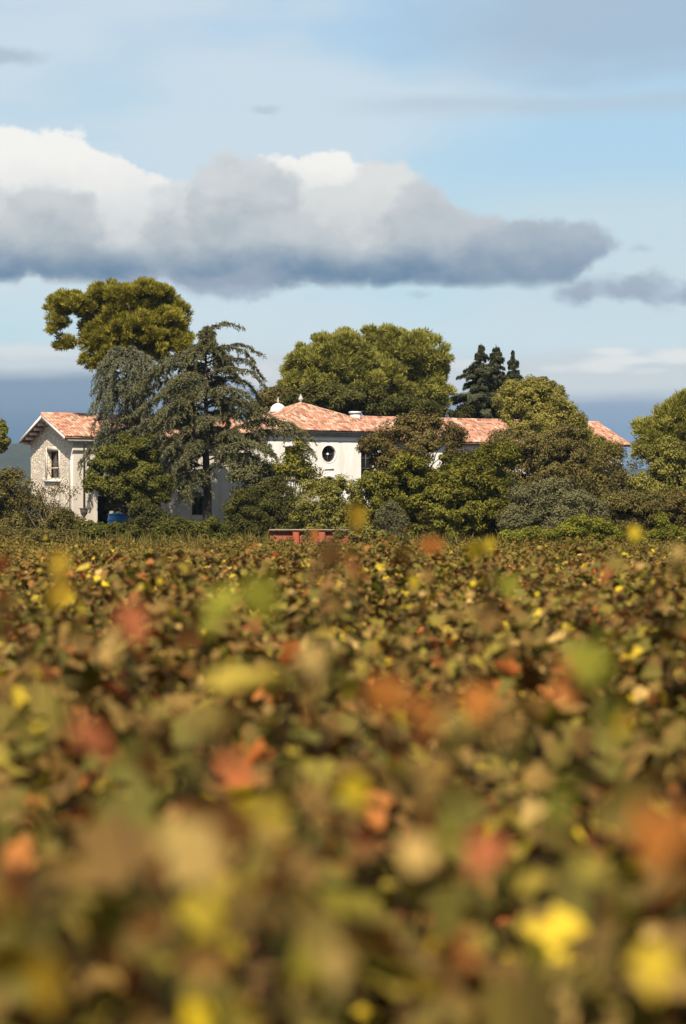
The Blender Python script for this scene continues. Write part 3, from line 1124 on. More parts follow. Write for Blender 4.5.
def sample_clumps(blobs, n, shell=(.5, 1.0), inner=.45):
    """blobs: list of (centre xyz, radii xyz). Clump centres near the outer skin of their union."""
    w = np.array([(b[1][0] * b[1][1] * b[1][2]) ** (2 / 3) for b in blobs])
    w /= w.sum()
    out = []
    tries = 0
    while len(out) < n and tries < n * 30:
        tries += 1
        i = rng.choice(len(blobs), p=w)
        d = rng.normal(0, 1, 3)
        d /= np.linalg.norm(d)
        if d[2] < -.55 and rng.random() < .6:
            continue
        rr = shell[0] + (shell[1] - shell[0]) * rng.random() ** .6
        c = np.array(blobs[i][0]) + d * np.array(blobs[i][1]) * rr
        deep = False
        for j, (bc, br) in enumerate(blobs):
            if j != i and np.linalg.norm((c - bc) / br) < inner:
                deep = True
        if not deep:
            out.append(c)
    return np.array(out)


def curve(p0, p1, bow=.15, n=7, jit=.05, sag=0.0):
    p0, p1 = np.array(p0, float), np.array(p1, float)
    t = np.linspace(0, 1, n)[:, None]
    L = np.linalg.norm(p1 - p0)
    off = rng.normal(0, 1, 3) * L * jit
    P = p0 + (p1 - p0) * t + np.array((0, 0, 1)) * (np.sin(t * math.pi) * bow * L) + off * np.sin(t * math.pi)
    P += rng.normal(0, 1, P.shape) * L * jit * .18 * np.sin(t * math.pi)
    return P


def blobs_px(L, Y):
    """(px, py, rx_px, ry_px[, depth offset m, depth radius factor]) -> metric blobs."""
    out = []
    for b in L:
        dy = b[4] if len(b) > 4 else 0.0
        kf = b[5] if len(b) > 5 else .85
        Yb = Y + dy
        out.append((at(b[0], b[1], Yb), (b[2] / F * Yb, b[2] / F * Yb * kf, b[3] / F * Yb)))
    return out


def woody(name, label, cat, base_px, Y, L, mat, clumps, per, leaf, cr=.55, barkm='bark', trunk_r=.18, limbs=16, group=None, kind='leaf',
          up=.35, shell=(.5, 1.0), trunk_top=None, stems=1, limb_r=None, trunk_name='trunk', crown_name='crown', asp=.62, flat=.8, twigs=0, lumps=None, limb_from=(.35, .7)):
    """A tree or bush: tapered trunk with limbs reaching into clumps, and leaf clumps spread through its outline."""
    bx = at(base_px, 500, Y)[0]
    bz = ground_z(bx, Y)
    base = np.array((bx, Y, bz))
    o = thing(name, label, cat, tuple(base), 0, group)
    bl = blobs_px(L, Y)
    if crown_name == 'foliage':                       # shrubs are leafy down to the ground
        for (bc, br_) in list(bl):
            hb_ = bc[2] - bz
            if hb_ > .5:
                bl.append((np.array((bc[0], bc[1], bz + hb_ * .42)), (br_[0] * .9, br_[1] * .9, hb_ * .42)))
        clumps = int(clumps * 1.35)
    bl0 = bl
    if lumps:
        LC = sample_clumps(bl, lumps[0], (.45, .9), .35)
        bl = [(c, np.array((1, 1, .8)) * lumps[1] * rng.uniform(.5, 1.4)) for c in LC]
        C = np.concatenate([sample_clumps(bl, clumps, (.65, 1.0), .5), sample_clumps(bl0, int(clumps * (.26 if kind == 'needle' else .16)), (.95, 1.3 if kind == 'needle' else 1.16), .6)])
    else:
        C = sample_clumps(bl, clumps, shell)
    bl = bl0
    if kind == 'leaf':
        leaf, per = leaf * .8, per * 1.45
    fol = Cards()
    cen = np.mean([b[0] for b in bl], axis=0)
    topz = max(b[0][2] + b[1][2] for b in bl)
    for c in C:
        m = int(per * rng.uniform(.55, 1.35))
        r = cr * rng.uniform(.6, 1.3)
        d = rand_dirs(m)
        rad = rng.random((m, 1)) ** .45
        P = c + d * rad * r * np.array((1, 1, flat))
        outw = unit(c - cen)
        if kind == 'leaf':
            nr = d * .7 + outw * .4 + np.array((0, 0, up)) + rng.normal(0, .45, (m, 3))
            fol.leaves(P, nr, leaf * rng.uniform(.6, 1.35, m), asp)
        else:
            ax = d * .8 + np.array((0, 0, up)) + outw * .3 + rng.normal(0, .3, (m, 3))
            fol.needles(P, ax, leaf * rng.uniform(.7, 1.3, m), leaf * .13)
    fol.build(crown_name, MAT[mat], o, base)
    tm = MB()
    limb_r = limb_r or trunk_r * .4
    if trunk_top is None:
        tt = np.array((cen[0] * .7 + bx * .3, Y, bz + (cen[2] - bz) * 1.05))
    else:
        tt = at(trunk_top[0], trunk_top[1], Y)
    if stems == 1:
        P = curve(base - (0, 0, .3), tt, 0, 9, .03)
        tm.tube(P, np.linspace(trunk_r, trunk_r * .45, 9), 9)
        trunkP = P
    else:
        trunkP = None
    order = rng.permutation(len(C))[:limbs]
    for i in order:
        c = C[i]
        if trunkP is not None:
            hz = np.clip((c[2] - bz) * rng.uniform(*limb_from) / max(.1, tt[2] - bz), .3, 1.0)
            s = trunkP[int(hz * 8)]
        else:
            s = base + np.array((rng.normal(0, .12), rng.normal(0, .12), -.1))
        P = curve(s, c, .08, 7, .06)
        r0 = limb_r * rng.uniform(.6, 1.1)
        tm.tube(P, np.linspace(r0, r0 * .25, 7), 5)
        for _ in range(twigs):
            q = P[rng.integers(2, 7)]
            e = q + rand_dirs(1)[0] * np.array((1, 1, .8)) * rng.uniform(.4, 1.1) + (0, 0, .25)
            tm.tube(curve(q, e, .1, 5, .08), np.linspace(r0 * .35, r0 * .1, 5), 4)
    tm.build(trunk_name, MAT[barkm], o, base)
    return o


# ---- umbrella pine
woody('umbrella_pine', 'tall umbrella pine with flat spreading crown, highest tree by the farmhouse', 'tree', 126, 147.5,
      [(66, 306, 16, 9), (58, 326, 9, 9, -.5), (112, 302, 20, 15), (138, 296, 26, 13), (162, 304, 16, 13), (176, 316, 10, 12, .5), (100, 322, 16, 9), (135, 324, 28, 11), (86, 302, 14, 9), (78, 312, 12, 9),
       (172, 338, 14, 9, 1), (150, 348, 30, 12), (120, 350, 22, 12), (140, 334, 30, 10), (178, 346, 14, 10), (104, 340, 14, 9), (92, 358, 5, 3), (64, 342, 8, 5), (92, 338, 6, 4), (160, 325, 20, 12)],
      'pine', 1050, 170, .20, .32, 'bark_pine', .36, 26, kind='needle', up=.6, lumps=(150, .6), limb_from=(.75, .95), trunk_top=(140, 345), limb_r=.12, flat=.6)

# ---- pines behind the white house
pine_kw = dict(kind='needle', up=.6, barkm='bark_pine', flat=.85)
woody('aleppo_pine', 'broad bushy pine behind the white house, the left one with several tops', 'tree', 322, 176,
      [(318, 368, 26, 24), (338, 360, 22, 22), (303, 376, 15, 22), (352, 370, 18, 24), (325, 390, 34, 22), (297, 391, 12, 16), (346, 344, 8, 10), (320, 350, 8, 12), (304, 354, 4, 7), (366, 372, 8, 20)],
      'pine_far', 620, 210, .25, .40, lumps=(46, .8), trunk_r=.3, limbs=16, **pine_kw)
woody('aleppo_pine', 'round yellow-green pine behind the white house, right of the pine with several tops', 'tree', 408, 179,
      [(405, 357, 28, 23), (424, 360, 20, 21), (388, 362, 16, 24), (404, 382, 34, 22), (432, 382, 15, 20), (438, 396, 12, 9), (385, 342, 7, 10), (404, 342, 18, 9), (374, 338, 3, 7)],
      'pine_far', 660, 210, .25, .40, lumps=(48, .8), trunk_r=.3, limbs=16, **pine_kw)
woody('dark_pine', 'dark low pine rising behind the manor roof, below the two big pines', 'tree', 345, 171,
      [(325, 400, 30, 14), (360, 402, 34, 13), (300, 402, 18, 11), (395, 405, 24, 12), (420, 410, 20, 9)], 'dark', 130, 300, .22, .6, trunk_r=.25, limbs=10)
woody('small_dark_tree', 'small dark brownish tree behind the white dome', 'tree', 274, 172, [(274, 400, 15, 11), (262, 408, 10, 10), (288, 396, 9, 8)], 'bronze', 40, 240, .20, .5, trunk_r=.14, limbs=8)
woody('cypress_hedge', 'dark clipped conifer hedge behind the tile roof, left of the firs', 'hedge', 452, 174,
      [(446, 414, 16, 7, 0, .4), (462, 414, 14, 7, 0, .4), (434, 414, 12, 7, 0, .4)], 'dark', 70, 220, .18, .42, trunk_r=.1, limbs=8, stems=3, trunk_name='stems', crown_name='foliage')


# ---- firs
def fir(px, top_py, Y, wpx, label):
    b = at(px, 500, Y)
    base = np.array((b[0], Y, ground_z(b[0], Y)))
    top = at(px, top_py, Y)[2]
    H = top - base[2]
    Rm = wpx / F * Y / 2
    o = thing('fir_tree', label, 'tree', tuple(base), 0, 'firs behind the right roof')
    tm = MB()
    tm.tube([base - (0, 0, .3), base + (0, 0, H * .5), base + (0, 0, H)], [.22, .13, .02], 8)
    fol = Cards()
    z = base[2] + 2.0
    while z < top - .1:
        f = (top - z) / H
        r = Rm * min(1.0, .07 + 3.6 * f) * rng.uniform(.7, 1.2)
        nb = 13 if f > .12 else 7
        a0 = rng.random() * 6.28
        for j in range(nb):
            a = a0 + j * 2 * math.pi / nb + rng.normal(0, .18)
            L = r * rng.uniform(.5, 1.25)
            d = np.array((math.cos(a), math.sin(a), 0))
            t = np.linspace(0, 1, 6)[:, None]
            P = np.array((base[0], base[1], z + rng.uniform(-.32, .32) * min(1, f * 5))) + d * L * t + np.array((0, 0, 1)) * (.22 * L * t - .36 * L * t * t)
            tm.tube(P, np.linspace(.035, .008, 6), 4)
            m = int(110 + 430 * L)
            tt = rng.random((m, 1)) ** .7
            idx = (tt[:, 0] * 4.99).astype(int)
            Q = P[idx] + (P[idx + 1] - P[idx]) * (tt * 4.99 - idx[:, None])
            side = np.cross(d, (0, 0, 1.0))
            wd = (.10 + .34 * (1 - tt)) * L * .8
            Q = Q + side * rng.uniform(-1, 1, (m, 1)) * wd + np.array((0, 0, 1)) * rng.normal(-.06, .07, (m, 1))
            fol.leaves(Q, np.array((0, 0, 1)) + d * .35 + rng.normal(0, .35, (m, 3)), .17 * rng.uniform(.6, 1.3, m), .34, .1)
        z += rng.uniform(.36, .52) * (1 if f > .1 else .7)
    fol.build('crown', MAT['fir'], o, base)
    tm.build('trunk', MAT['bark'], o, base)
    return o


fir(481, 343, 181, 60, 'tallest dark fir at the left of the three firs behind the right roof')
fir(496, 344, 184, 52, 'middle dark fir of the three behind the right roof')
fir(513, 350, 187, 34, 'narrow dark fir standing rightmost of the three firs')


# ---- cedars
def cedar(label, px, Y, top_py, branches, mat, seed_twig=.8, weep=.6, tr=.26, lean=0, dens=1.0, name='cedar_tree'):
    b = at(px, 500, Y)
    base = np.array((b[0], Y, ground_z(b[0], Y)))
    top = at(px + lean, top_py, Y)
    o = thing(name, label, 'tree', tuple(base))
    tm = MB()
    T = curve(base - (0, 0, .3), top, 0, 12, .012)
    tm.tube(T, np.linspace(tr, tr * .07, 12), 9)
    fol = Cards()
    for P, r0, tw in branches:
        P = np.asarray(P, float)
        n0 = len(P)
        # resample smoothly
        t = np.linspace(0, n0 - 1, 22)
        Q = np.stack([np.interp(t, np.arange(n0), P[:, c]) for c in range(3)], 1)
        for _ in range(3):
            Q[1:-1] = (Q[:-2] + 2 * Q[1:-1] + Q[2:]) / 4
        Q[1:-1] += rng.normal(0, .025, Q[1:-1].shape)
        tm.tube(Q, np.linspace(r0, r0 * .15, 22), 5)
        seg = np.linalg.norm(np.diff(Q, axis=0), axis=1)
        L = seg.sum()
        nt_ = int(L / .075 * dens)
        for k_ in range(nt_):
            s = .12 + .88 * (k_ + rng.random()) / nt_
            x = s * 20.99
            i = int(x)
            p = Q[i] + (Q[i + 1] - Q[i]) * (x - i)
            tg = unit(Q[i + 1] - Q[i])
            side = unit(np.cross(tg, (0, 0, 1.0)) + 1e-6)
            sg = 1 if rng.random() < .5 else -1
            d = unit(side * sg * rng.uniform(.3, 1.0) + tg * rng.uniform(.2, .9) + rng.normal(0, .15, 3))
            l = tw * rng.uniform(.35, 1.15) * (1.05 - .55 * s)
            m = max(5, int(l / .05))
            u = np.linspace(.05, 1, m)[:, None]
            C = p + d * l * u * (1 - .3 * weep * u) - np.array((0, 0, 1)) * (l * weep * u * u)
            reps = 3
            C = np.repeat(C, reps, 0) + rng.normal(0, .035, (m * reps, 3))
            ax = d * .5 + np.array((0, 0, -weep * .7)) + rng.normal(0, .55, (m * reps, 3))
            fol.needles(C, ax, .15 * rng.uniform(.6, 1.3, m * reps), .027)
    fol.build('crown', MAT[mat], o, base)
    tm.build('trunk', MAT['bark'], o, base)
    return o


Yc = 144.0


def br(pts, Y=Yc):
    """branch control points: (px, py, depth offset)."""
    return [at(p[0], p[1], Y + p[2]) for p in pts]


B1 = []
# leader bending over to the right, right-hand arching tiers
B1 += [(br([(205, 336, 0), (212, 326, 0), (226, 322, -.3), (244, 327, -.5)]), .05, .5)]
B1 += [(br([(206, 352, 0), (222, 346, -.5), (242, 343, -1), (262, 354, -1.4)]), .06, .55)]
B1 += [(br([(206, 354, 0), (226, 346, 1), (246, 350, 1.8), (255, 362, 2.2)]), .05, .55)]
B1 += [(br([(206, 363, 0), (228, 356, .2), (250, 360, .2), (264, 378, 0)]), .06, .6)]
B1 += [(br([(207, 376, 0), (226, 366, -1), (250, 370, -2), (265, 386, -2.6)]), .06, .6)]
B1 += [(br([(207, 382, 0), (230, 376, 1), (250, 384, 1.8), (262, 402, 2)]), .06, .7)]
B1 += [(br([(207, 392, 0), (225, 386, -2), (245, 392, -3), (262, 410, -3.5)]), .06, .8)]
B1 += [(br([(208, 402, 0), (228, 398, -1), (252, 402, -2), (275, 418, -2.6)]), .07, .9)]
B1 += [(br([(208, 412, 0), (232, 412, .6), (256, 414, 1), (280, 424, 1)]), .07, .9)]
# low long right-hand limb
B1 += [(br([(210, 440, 0), (232, 428, -1), (262, 418, -2), (290, 422, -2.5), (312, 436, -2.6)]), .10, 1.2)]
B1 += [(br([(210, 446, 0), (240, 436, .5), (270, 428, .5), (300, 436, .2), (314, 452, 0)]), .09, 1.1)]
B1 += [(br([(210, 452, 0), (232, 444, -2), (252, 440, -3), (272, 452, -3.6)]), .08, 1.2)]
B1 += [(br([(210, 470, 0), (225, 458, -1), (245, 452, -2), (262, 470, -2.2)]), .08, 1.1)]
# left-hand tiers
for (y0, xe, ye, dy) in ((356, 172, 358, -1), (360, 150, 366, -1.5), (366, 138, 376, -2), (372, 128, 386, -1), (380, 160, 386, -3), (386, 122, 398, 1), (394, 138, 404, -3),
                         (398, 116, 416, -.5), (404, 152, 414, -3.6), (410, 128, 426, -2), (418, 150, 434, -3.5), (424, 118, 442, 0), (432, 165, 446, -3), (440, 140, 458, -2), (448, 172, 466, -3), (456, 152, 476, -1.5)):
    mx = (206 + xe) / 2
    B1 += [(br([(206, y0, 0), ((206 + mx) / 2, y0 - 7, dy * .4), (mx, min(y0, ye) - 6, dy * .7), ((mx + xe) / 2, ye - 6, dy * .9), (xe, ye + 6, dy)]), .065, .95)]
# back and front ones for roundness
for i in range(46):
    y0 = 348 + i * 2.2
    a = rng.uniform(0, 6.28)
    L = 1.2 + (y0 - 345) / 36.0
    p0 = at(207, y0, Yc)
    d = np.array((math.cos(a), math.sin(a), 0))
    B1 += [([p0, p0 + d * L * .35 + (0, 0, .35), p0 + d * L * .7 + (0, 0, .3), p0 + d * L + (0, 0, -.4)], .05, .8)]
for i in range(13):
    y0 = rng.uniform(425, 492)
    sg = -1 if rng.random() < .62 else 1
    xe = 207 + sg * rng.uniform(18, 52)
    dy = rng.uniform(-3.2, 1.5)
    B1 += [(br([(207, y0, 0), ((207 * 2 + xe) / 3, y0 - 6, dy * .35), ((207 + xe * 2) / 3, y0 - 4, dy * .75), (xe, y0 + rng.uniform(8, 24), dy)]), .05, 1.15)]
for i in range(16):
    y0 = 329 + i * 1.4
    a = rng.uniform(0, 6.28)
    L = rng.uniform(.45, .9)
    p0 = at(206, y0, Yc)
    d = np.array((math.cos(a), math.sin(a), 0))
    B1 += [([p0, p0 + d * L * .35 + (0, 0, .15), p0 + d * L * .7 + (0, 0, .1), p0 + d * L + (0, 0, -.3)], .025, .45)]
# hanging bare-ish limbs, lower left
B1 += [(br([(207, 492, 0), (196, 478, -.6), (182, 472, -1), (168, 486, -1.2)]), .07, .5)]
B1 += [(br([(208, 500, 0), (196, 492, -1), (186, 496, -1.4), (176, 486, -1.6), (170, 470, -1.8)]), .06, .4)]
cedar('large grey-green cedar with arching tiered branches reaching right over the manor corner', 209, Yc, 328, B1, 'cedar', weep=.6, tr=.34, lean=-3, dens=.8)

B2 = []
Y2 = 145.5
for (y0, xe, ye, dy, tw) in ((352, 100, 362, -.5, 1.0), (356, 94, 376, 0, 1.3), (362, 92, 392, -1, 1.4), (370, 97, 402, .5, 1.5), (362, 112, 372, -2, 1.3), (376, 90, 410, -.6, 1.5), (384, 104, 408, -2, 1.5), (392, 94, 424, .8, 1.4), (400, 100, 432, -1.5, 1.3),
                             (350, 140, 358, 0, 1.0), (354, 112, 360, -.6, 1.1), (356, 160, 368, .6, 1.2), (360, 168, 372, -2, 1.2), (356, 150, 366, -1, 1.1), (366, 160, 380, -1.5, 1.1), (378, 156, 396, -2, 1.2), (390, 150, 410, -1, 1.2), (404, 148, 426, -2, 1.2),
                             (428, 84, 452, -1, 1.2), (436, 78, 462, -.8, 1.4), (440, 92, 470, -2, 1.3), (448, 88, 480, -1.5, 1.1)):
    mx = (127 + xe) / 2
    B2 += [(br([(127, y0, 0), ((127 + mx) / 2, y0 - 5, dy * .4), (mx, min(y0, ye) - 4, dy * .7), ((mx + xe) / 2, y0 * .45 + ye * .55, dy * .9), (xe, ye, dy)], Y2), .05, tw)]
for i in range(14):
    y0 = 356 + i * 6
    a = rng.uniform(0, 6.28)
    L = rng.uniform(1.0, 2.0)
    p0 = at(127, y0, Y2)
    d = np.array((math.cos(a), math.sin(a), 0))
    B2 += [([p0, p0 + d * L * .4 + (0, 0, .2), p0 + d * L * .75 + (0, 0, -.05), p0 + d * L + (0, 0, -.8)], .04, 1.2)]
cedar('weeping blue-grey cedar hanging over the right end of the stone gable', 127, Y2, 350, B2, 'cedar_blue', weep=.9, tr=.24, dens=.55, name='weeping_cedar')

# ---- garden trees and shrubs, left to right
kw = dict(trunk_name='stems', crown_name='foliage', stems=4, trunk_r=.1)
woody('distant_tree', 'small round green tree cut by the left edge, beyond the shrubs', 'tree', -6, 168, [(-6, 437, 14, 13), (-14, 446, 16, 14)], 'pine_far', 50, 260, .24, .5, trunk_r=.18, limbs=10)
woody('scrub_tree', 'tangled brown-green scrub tree at the left edge beside the farmhouse', 'tree', 8, 138,
      [(8, 492, 24, 20), (-10, 500, 24, 28), (24, 512, 22, 22), (4, 522, 32, 16), (36, 528, 20, 10)], 'scrub', 120, 210, .16, .5, barkm='bark_pale', trunk_r=.1, limbs=26, stems=4, twigs=2)
woody('bare_shrub', 'sparse bare-branched shrub in front of the stone gable', 'shrub', 52, 137,
      [(40, 508, 20, 14), (62, 492, 16, 8), (30, 494, 14, 12), (58, 515, 16, 10)], 'bronze', 46, 50, .13, .5, barkm='bark_pale', trunk_r=.09, limbs=26, stems=3, limb_r=.05, twigs=3)
woody('dark_shrub', 'rounded dark shrub below the gable, left of the stone urn', 'shrub', 66, 136, [(64, 524, 14, 14), (54, 532, 14, 10), (72, 532, 14, 9)], 'scrub', 60, 200, .15, .4, limbs=10, **kw)
woody('holm_oak', 'dark round-crowned holm oak standing before the farmhouse door side', 'tree', 140, 140.5,
      [(130, 462, 24, 22), (118, 478, 24, 18), (145, 478, 24, 22), (128, 495, 26, 14), (152, 500, 16, 18), (112, 462, 12, 12), (140, 448, 14, 10)], 'oak', 210, 220, .17, .42, lumps=(26, .7), trunk_r=.18, limbs=18, stems=1, trunk_top=(135, 470))
woody('low_shrub', 'low dark shrub below the blue water tank', 'shrub', 112, 134, [(100, 533, 20, 9), (122, 534, 18, 9), (88, 531, 12, 9)], 'oak', 70, 200, .14, .36, limbs=8, **kw)
woody('bushy_shrub', 'tall leafy shrub right of the blue water tank, under the holm oak', 'shrub', 148, 135, [(146, 518, 16, 20), (158, 526, 16, 14), (138, 530, 14, 10)], 'dark', 70, 220, .15, .42, limbs=10, **kw)
woody('green_shrub', 'green shrub below the cedar trunk, before the pale wall', 'shrub', 185, 133, [(178, 528, 18, 9), (196, 531, 16, 8), (168, 532, 14, 8), (212, 529, 14, 9)], 'oak', 80, 210, .15, .4, limbs=10, **kw)
woody('dark_conical_shrub', 'dense dark green shrub between the cedar and the red wall', 'shrub', 246, 134, [(244, 515, 18, 18), (238, 528, 18, 12), (256, 525, 16, 14), (246, 496, 12, 12), (225, 530, 14, 10)], 'dark', 110, 250, .13, .4, limbs=10, **kw)
woody('understorey_tree', 'thin grey-green tree under the right cedar limb', 'tree', 250, 142, [(246, 468, 18, 18), (262, 480, 16, 16), (238, 480, 12, 14)], 'cedar', 60, 170, .16, .5, trunk_r=.1, limbs=14)
woody('dark_evergreen', 'near-black evergreen shrub left of the manor door', 'shrub', 280, 138, [(276, 498, 20, 18), (290, 508, 18, 16), (268, 514, 18, 14), (300, 518, 16, 10)], 'dark', 120, 250, .15, .45, limbs=12, **kw)
woody('young_tree', 'young yellow-green tree with loose leaves before the manor facade', 'tree', 292, 143, [(290, 468, 18, 16), (306, 478, 14, 12), (276, 476, 12, 14), (318, 488, 12, 9), (296, 452, 7, 8)], 'yellowgreen', 62, 85, .19, .5, barkm='bark_pale', trunk_r=.09, limbs=16)
woody('grey_shrub', 'grey-green loose shrub before the arched manor door', 'shrub', 326, 136, [(322, 500, 24, 20), (345, 494, 18, 18), (310, 514, 16, 12), (336, 520, 20, 12), (352, 512, 14, 16)], 'palegreen', 110, 170, .16, .45, limbs=16, twigs=1, **kw)
woody('bronze_tree', 'spreading bronze-leaved tree before the right end of the manor', 'tree', 418, 148, [(414, 432, 24, 14), (440, 440, 22, 14), (394, 446, 24, 16), (425, 452, 30, 12), (382, 462, 16, 14), (460, 456, 16, 12)], 'bronze', 200, 150, .17, .45, lumps=(30, .65), trunk_r=.2, limbs=26, trunk_top=(418, 455))
woody('large_bush', 'biggest dark green glossy bush, standing right of the manor at the field edge', 'shrub', 432, 134,
      [(412, 484, 32, 24), (452, 482, 38, 24), (480, 476, 28, 26), (492, 466, 18, 20), (395, 500, 26, 24), (440, 508, 44, 26), (484, 508, 30, 28), (372, 492, 16, 16), (505, 470, 14, 22), (365, 512, 12, 12)],
      'bigbush', 560, 150, .17, .40, lumps=(105, .62), limbs=16, **kw)
woody('round_shrub', 'small rounded blue-grey shrub at the foot of the large bush', 'shrub', 390, 128, [(390, 516, 13, 14), (398, 524, 10, 10)], 'olive', 110, 200, .10, .32, limbs=6, shell=(.1, 1.0), **kw)
woody('broad_shrub', 'small broad-leaved shrub at the right end of the red wall', 'shrub', 356, 124, [(354, 534, 16, 13), (370, 538, 14, 9), (340, 541, 10, 7), (382, 540, 10, 8)], 'palegreen', 70, 110, .17, .32, limbs=8, **kw)
woody('autumn_tree', 'golden-green autumn tree rising between the firs and the far roof end', 'tree', 536, 149,
      [(532, 402, 26, 22), (552, 412, 22, 24), (518, 412, 18, 20), (565, 432, 16, 20), (572, 446, 12, 12), (535, 432, 34, 22), (510, 395, 9, 12), (542, 388, 12, 10)], 'autumn', 420, 130, .145, .40, lumps=(52, .7), barkm='bark_pale', trunk_r=.2, limbs=26, trunk_top=(538, 425), twigs=1)
woody('brown_tree', 'rust-brown tree below the golden autumn tree', 'tree', 545, 144, [(520, 452, 26, 18), (552, 460, 28, 20), (580, 462, 22, 22), (535, 478, 34, 14), (600, 478, 16, 16), (566, 444, 16, 12), (502, 456, 16, 16)], 'brown', 340, 120, .15, .42, lumps=(44, .7), trunk_r=.16, limbs=22, twigs=1)
woody('yellowing_tree', 'small yellowing tree before the far right roof end', 'tree', 590, 150, [(588, 446, 14, 12), (602, 452, 14, 12), (580, 438, 8, 8)], 'yellowgreen', 55, 120, .17, .45, trunk_r=.1, limbs=10)
woody('bare_tree', 'thin half-bare tree left of the right-hand green trees', 'tree', 620, 142, [(606, 460, 18, 18), (626, 466, 14, 20), (612, 484, 22, 14), (590, 478, 14, 12)], 'scrub', 80, 90, .15, .55, barkm='bark_pale', trunk_r=.12, limbs=26, twigs=3)
woody('green_tree', 'tall green tree at the right edge, back one of the pair', 'tree', 676, 148, [(680, 420, 18, 18), (696, 410, 20, 16), (660, 434, 14, 16), (646, 444, 10, 12), (690, 440, 22, 20), (660, 416, 4, 8), (646, 428, 3, 7)], 'pine_far', 260, 190, .24, .4, lumps=(30, .75), trunk_r=.2, limbs=18, kind='needle', up=.7)
woody('pale_trunk_tree', 'pale-trunked loose green tree at the right edge, in front of the taller one', 'tree', 664, 141, [(660, 452, 24, 14), (680, 462, 22, 16), (644, 466, 16, 14), (668, 480, 26, 14), (694, 482, 18, 18), (650, 490, 18, 12)], 'palegreen', 190, 120, .17, .42, lumps=(30, .6), barkm='bark_pale', trunk_r=.13, limbs=28, stems=3, limb_r=.07, twigs=1)
woody('olive_bush', 'grey olive-leaved bush right of the large dark bush', 'shrub', 534, 131, [(530, 504, 22, 20), (552, 500, 24, 20), (542, 520, 28, 14), (516, 520, 14, 14)], 'olive', 150, 250, .13, .45, limbs=12, **kw)
woody('olive_bush', 'lighter grey rounded bush behind the bramble mound', 'shrub', 580, 128, [(578, 508, 20, 18), (594, 516, 18, 14), (566, 518, 14, 12)], 'olive', 110, 240, .12, .4, limbs=10, **kw)
woody('dusky_bush', 'dusky low bush before the half-bare tree', 'shrub', 626, 131, [(622, 508, 26, 16), (645, 512, 22, 16), (604, 500, 18, 12)], 'scrub', 110, 200, .15, .45, limbs=14, twigs=1, **kw)
woody('right_bush', 'brown-green bush at the right edge by the field corner', 'shrub', 680, 132, [(676, 508, 22, 16), (694, 512, 20, 18), (660, 518, 16, 10)], 'bronze', 90, 200, .15, .45, limbs=12, twigs=1, **kw)
woody('thicket', 'dense dark thicket filling the gap behind the large glossy bush', 'shrub', 450, 140, [(385, 505, 22, 22), (420, 500, 26, 26), (460, 505, 28, 26), (500, 500, 24, 28), (400, 480, 18, 14), (430, 532, 30, 12), (480, 532, 30, 12), (370, 526, 16, 14)], 'dark', 330, 190, .15, .5, limbs=12, **kw)
woody('dark_thicket', 'dark evergreen thicket against the wall of the long tiled wing', 'shrub', 545, 147, [(480, 470, 20, 18), (515, 472, 22, 18), (550, 470, 24, 18), (585, 474, 22, 16), (612, 478, 14, 14), (462, 468, 12, 14)], 'dark', 240, 190, .15, .5, limbs=12, **kw)
woody('laurel_hedge', 'dull olive hedge behind the grey olive bushes', 'hedge', 575, 138, [(530, 508, 24, 14), (565, 510, 26, 14), (600, 510, 24, 14), (640, 508, 26, 16), (672, 508, 20, 16)], 'scrub', 200, 200, .15, .5, limbs=12, **kw)
woody('wall_weed', 'straggly weed growing in front of the red garden wall', 'weed', 306, 120, [(306, 537, 5, 8), (312, 540, 8, 6), (324, 542, 10, 5), (338, 538, 8, 8), (270, 538, 6, 8), (288, 544, 8, 3)], 'scrub', 40, 70, .13, .25, limbs=8, **kw)
woody('bramble_mound', 'bright green bramble mound at the field edge, the larger one', 'bramble', 588, 119, [(586, 528, 22, 11), (606, 533, 18, 8), (570, 534, 16, 8)], 'bright', 100, 170, .13, .35, limbs=8, **kw)
woody('bramble_strip', 'low bright green bramble strip at the foot of the olive bush', 'bramble', 535, 119, [(532, 535, 20, 7), (552, 536, 14, 6), (514, 537, 14, 6)], 'bright', 80, 150, .12, .3, limbs=8, **kw)
woody('leafy_weed', 'upright bright weed patch at the right field edge', 'bramble', 664, 119, [(660, 526, 8, 14), (672, 536, 18, 7), (648, 538, 14, 6), (690, 534, 14, 9)], 'bright', 70, 140, .12, .32, limbs=8, **kw)
woody('edge_shrub', 'dull scrubby bush at the left field edge, lowest one', 'shrub', 26, 126, [(10, 536, 22, 8), (34, 537, 20, 7), (52, 538, 14, 6), (-8, 534, 16, 10)], 'scrub', 90, 170, .13, .36, limbs=10, **kw)

# rough grass and weeds between the field and the shrubs
gb = Cards()
n = 26000
X_ = rng.uniform(-22, 22, n)
Y_ = rng.uniform(114.5, 140, n)
keep = np.abs(X_) < .1429 * Y_ + 2.5
X_, Y_ = X_[keep], Y_[keep]
P = np.stack([X_, Y_, np.array([ground_z(x, y) for x, y in zip(X_, Y_)]) - .03], 1)
hgt_ = rng.uniform(.15, .42, len(P)) * np.where(Y_ > 127, 1.9, 1.0) * (1 + .7 * np.sin(X_ * .9 + Y_ * .5) ** 2)
gb.needles(P, np.array((0, 0, 1.0)) + rng.normal(0, .35, (len(P), 3)), hgt_, .035)
MAT['drygrass'] = leaf_mat('dry_grass', g((.07, .07, .02), (.14, .12, .04), (.24, .19, .08)), .25, vary=.35, nscale=.4)
go = gb.build('rough_grass', MAT['drygrass'], None, (0, 0, 0))
go['kind'] = 'stuff'
go['label'] = 'rough grass and weeds under the shrubs along the field edge'
go['category'] = 'grass'

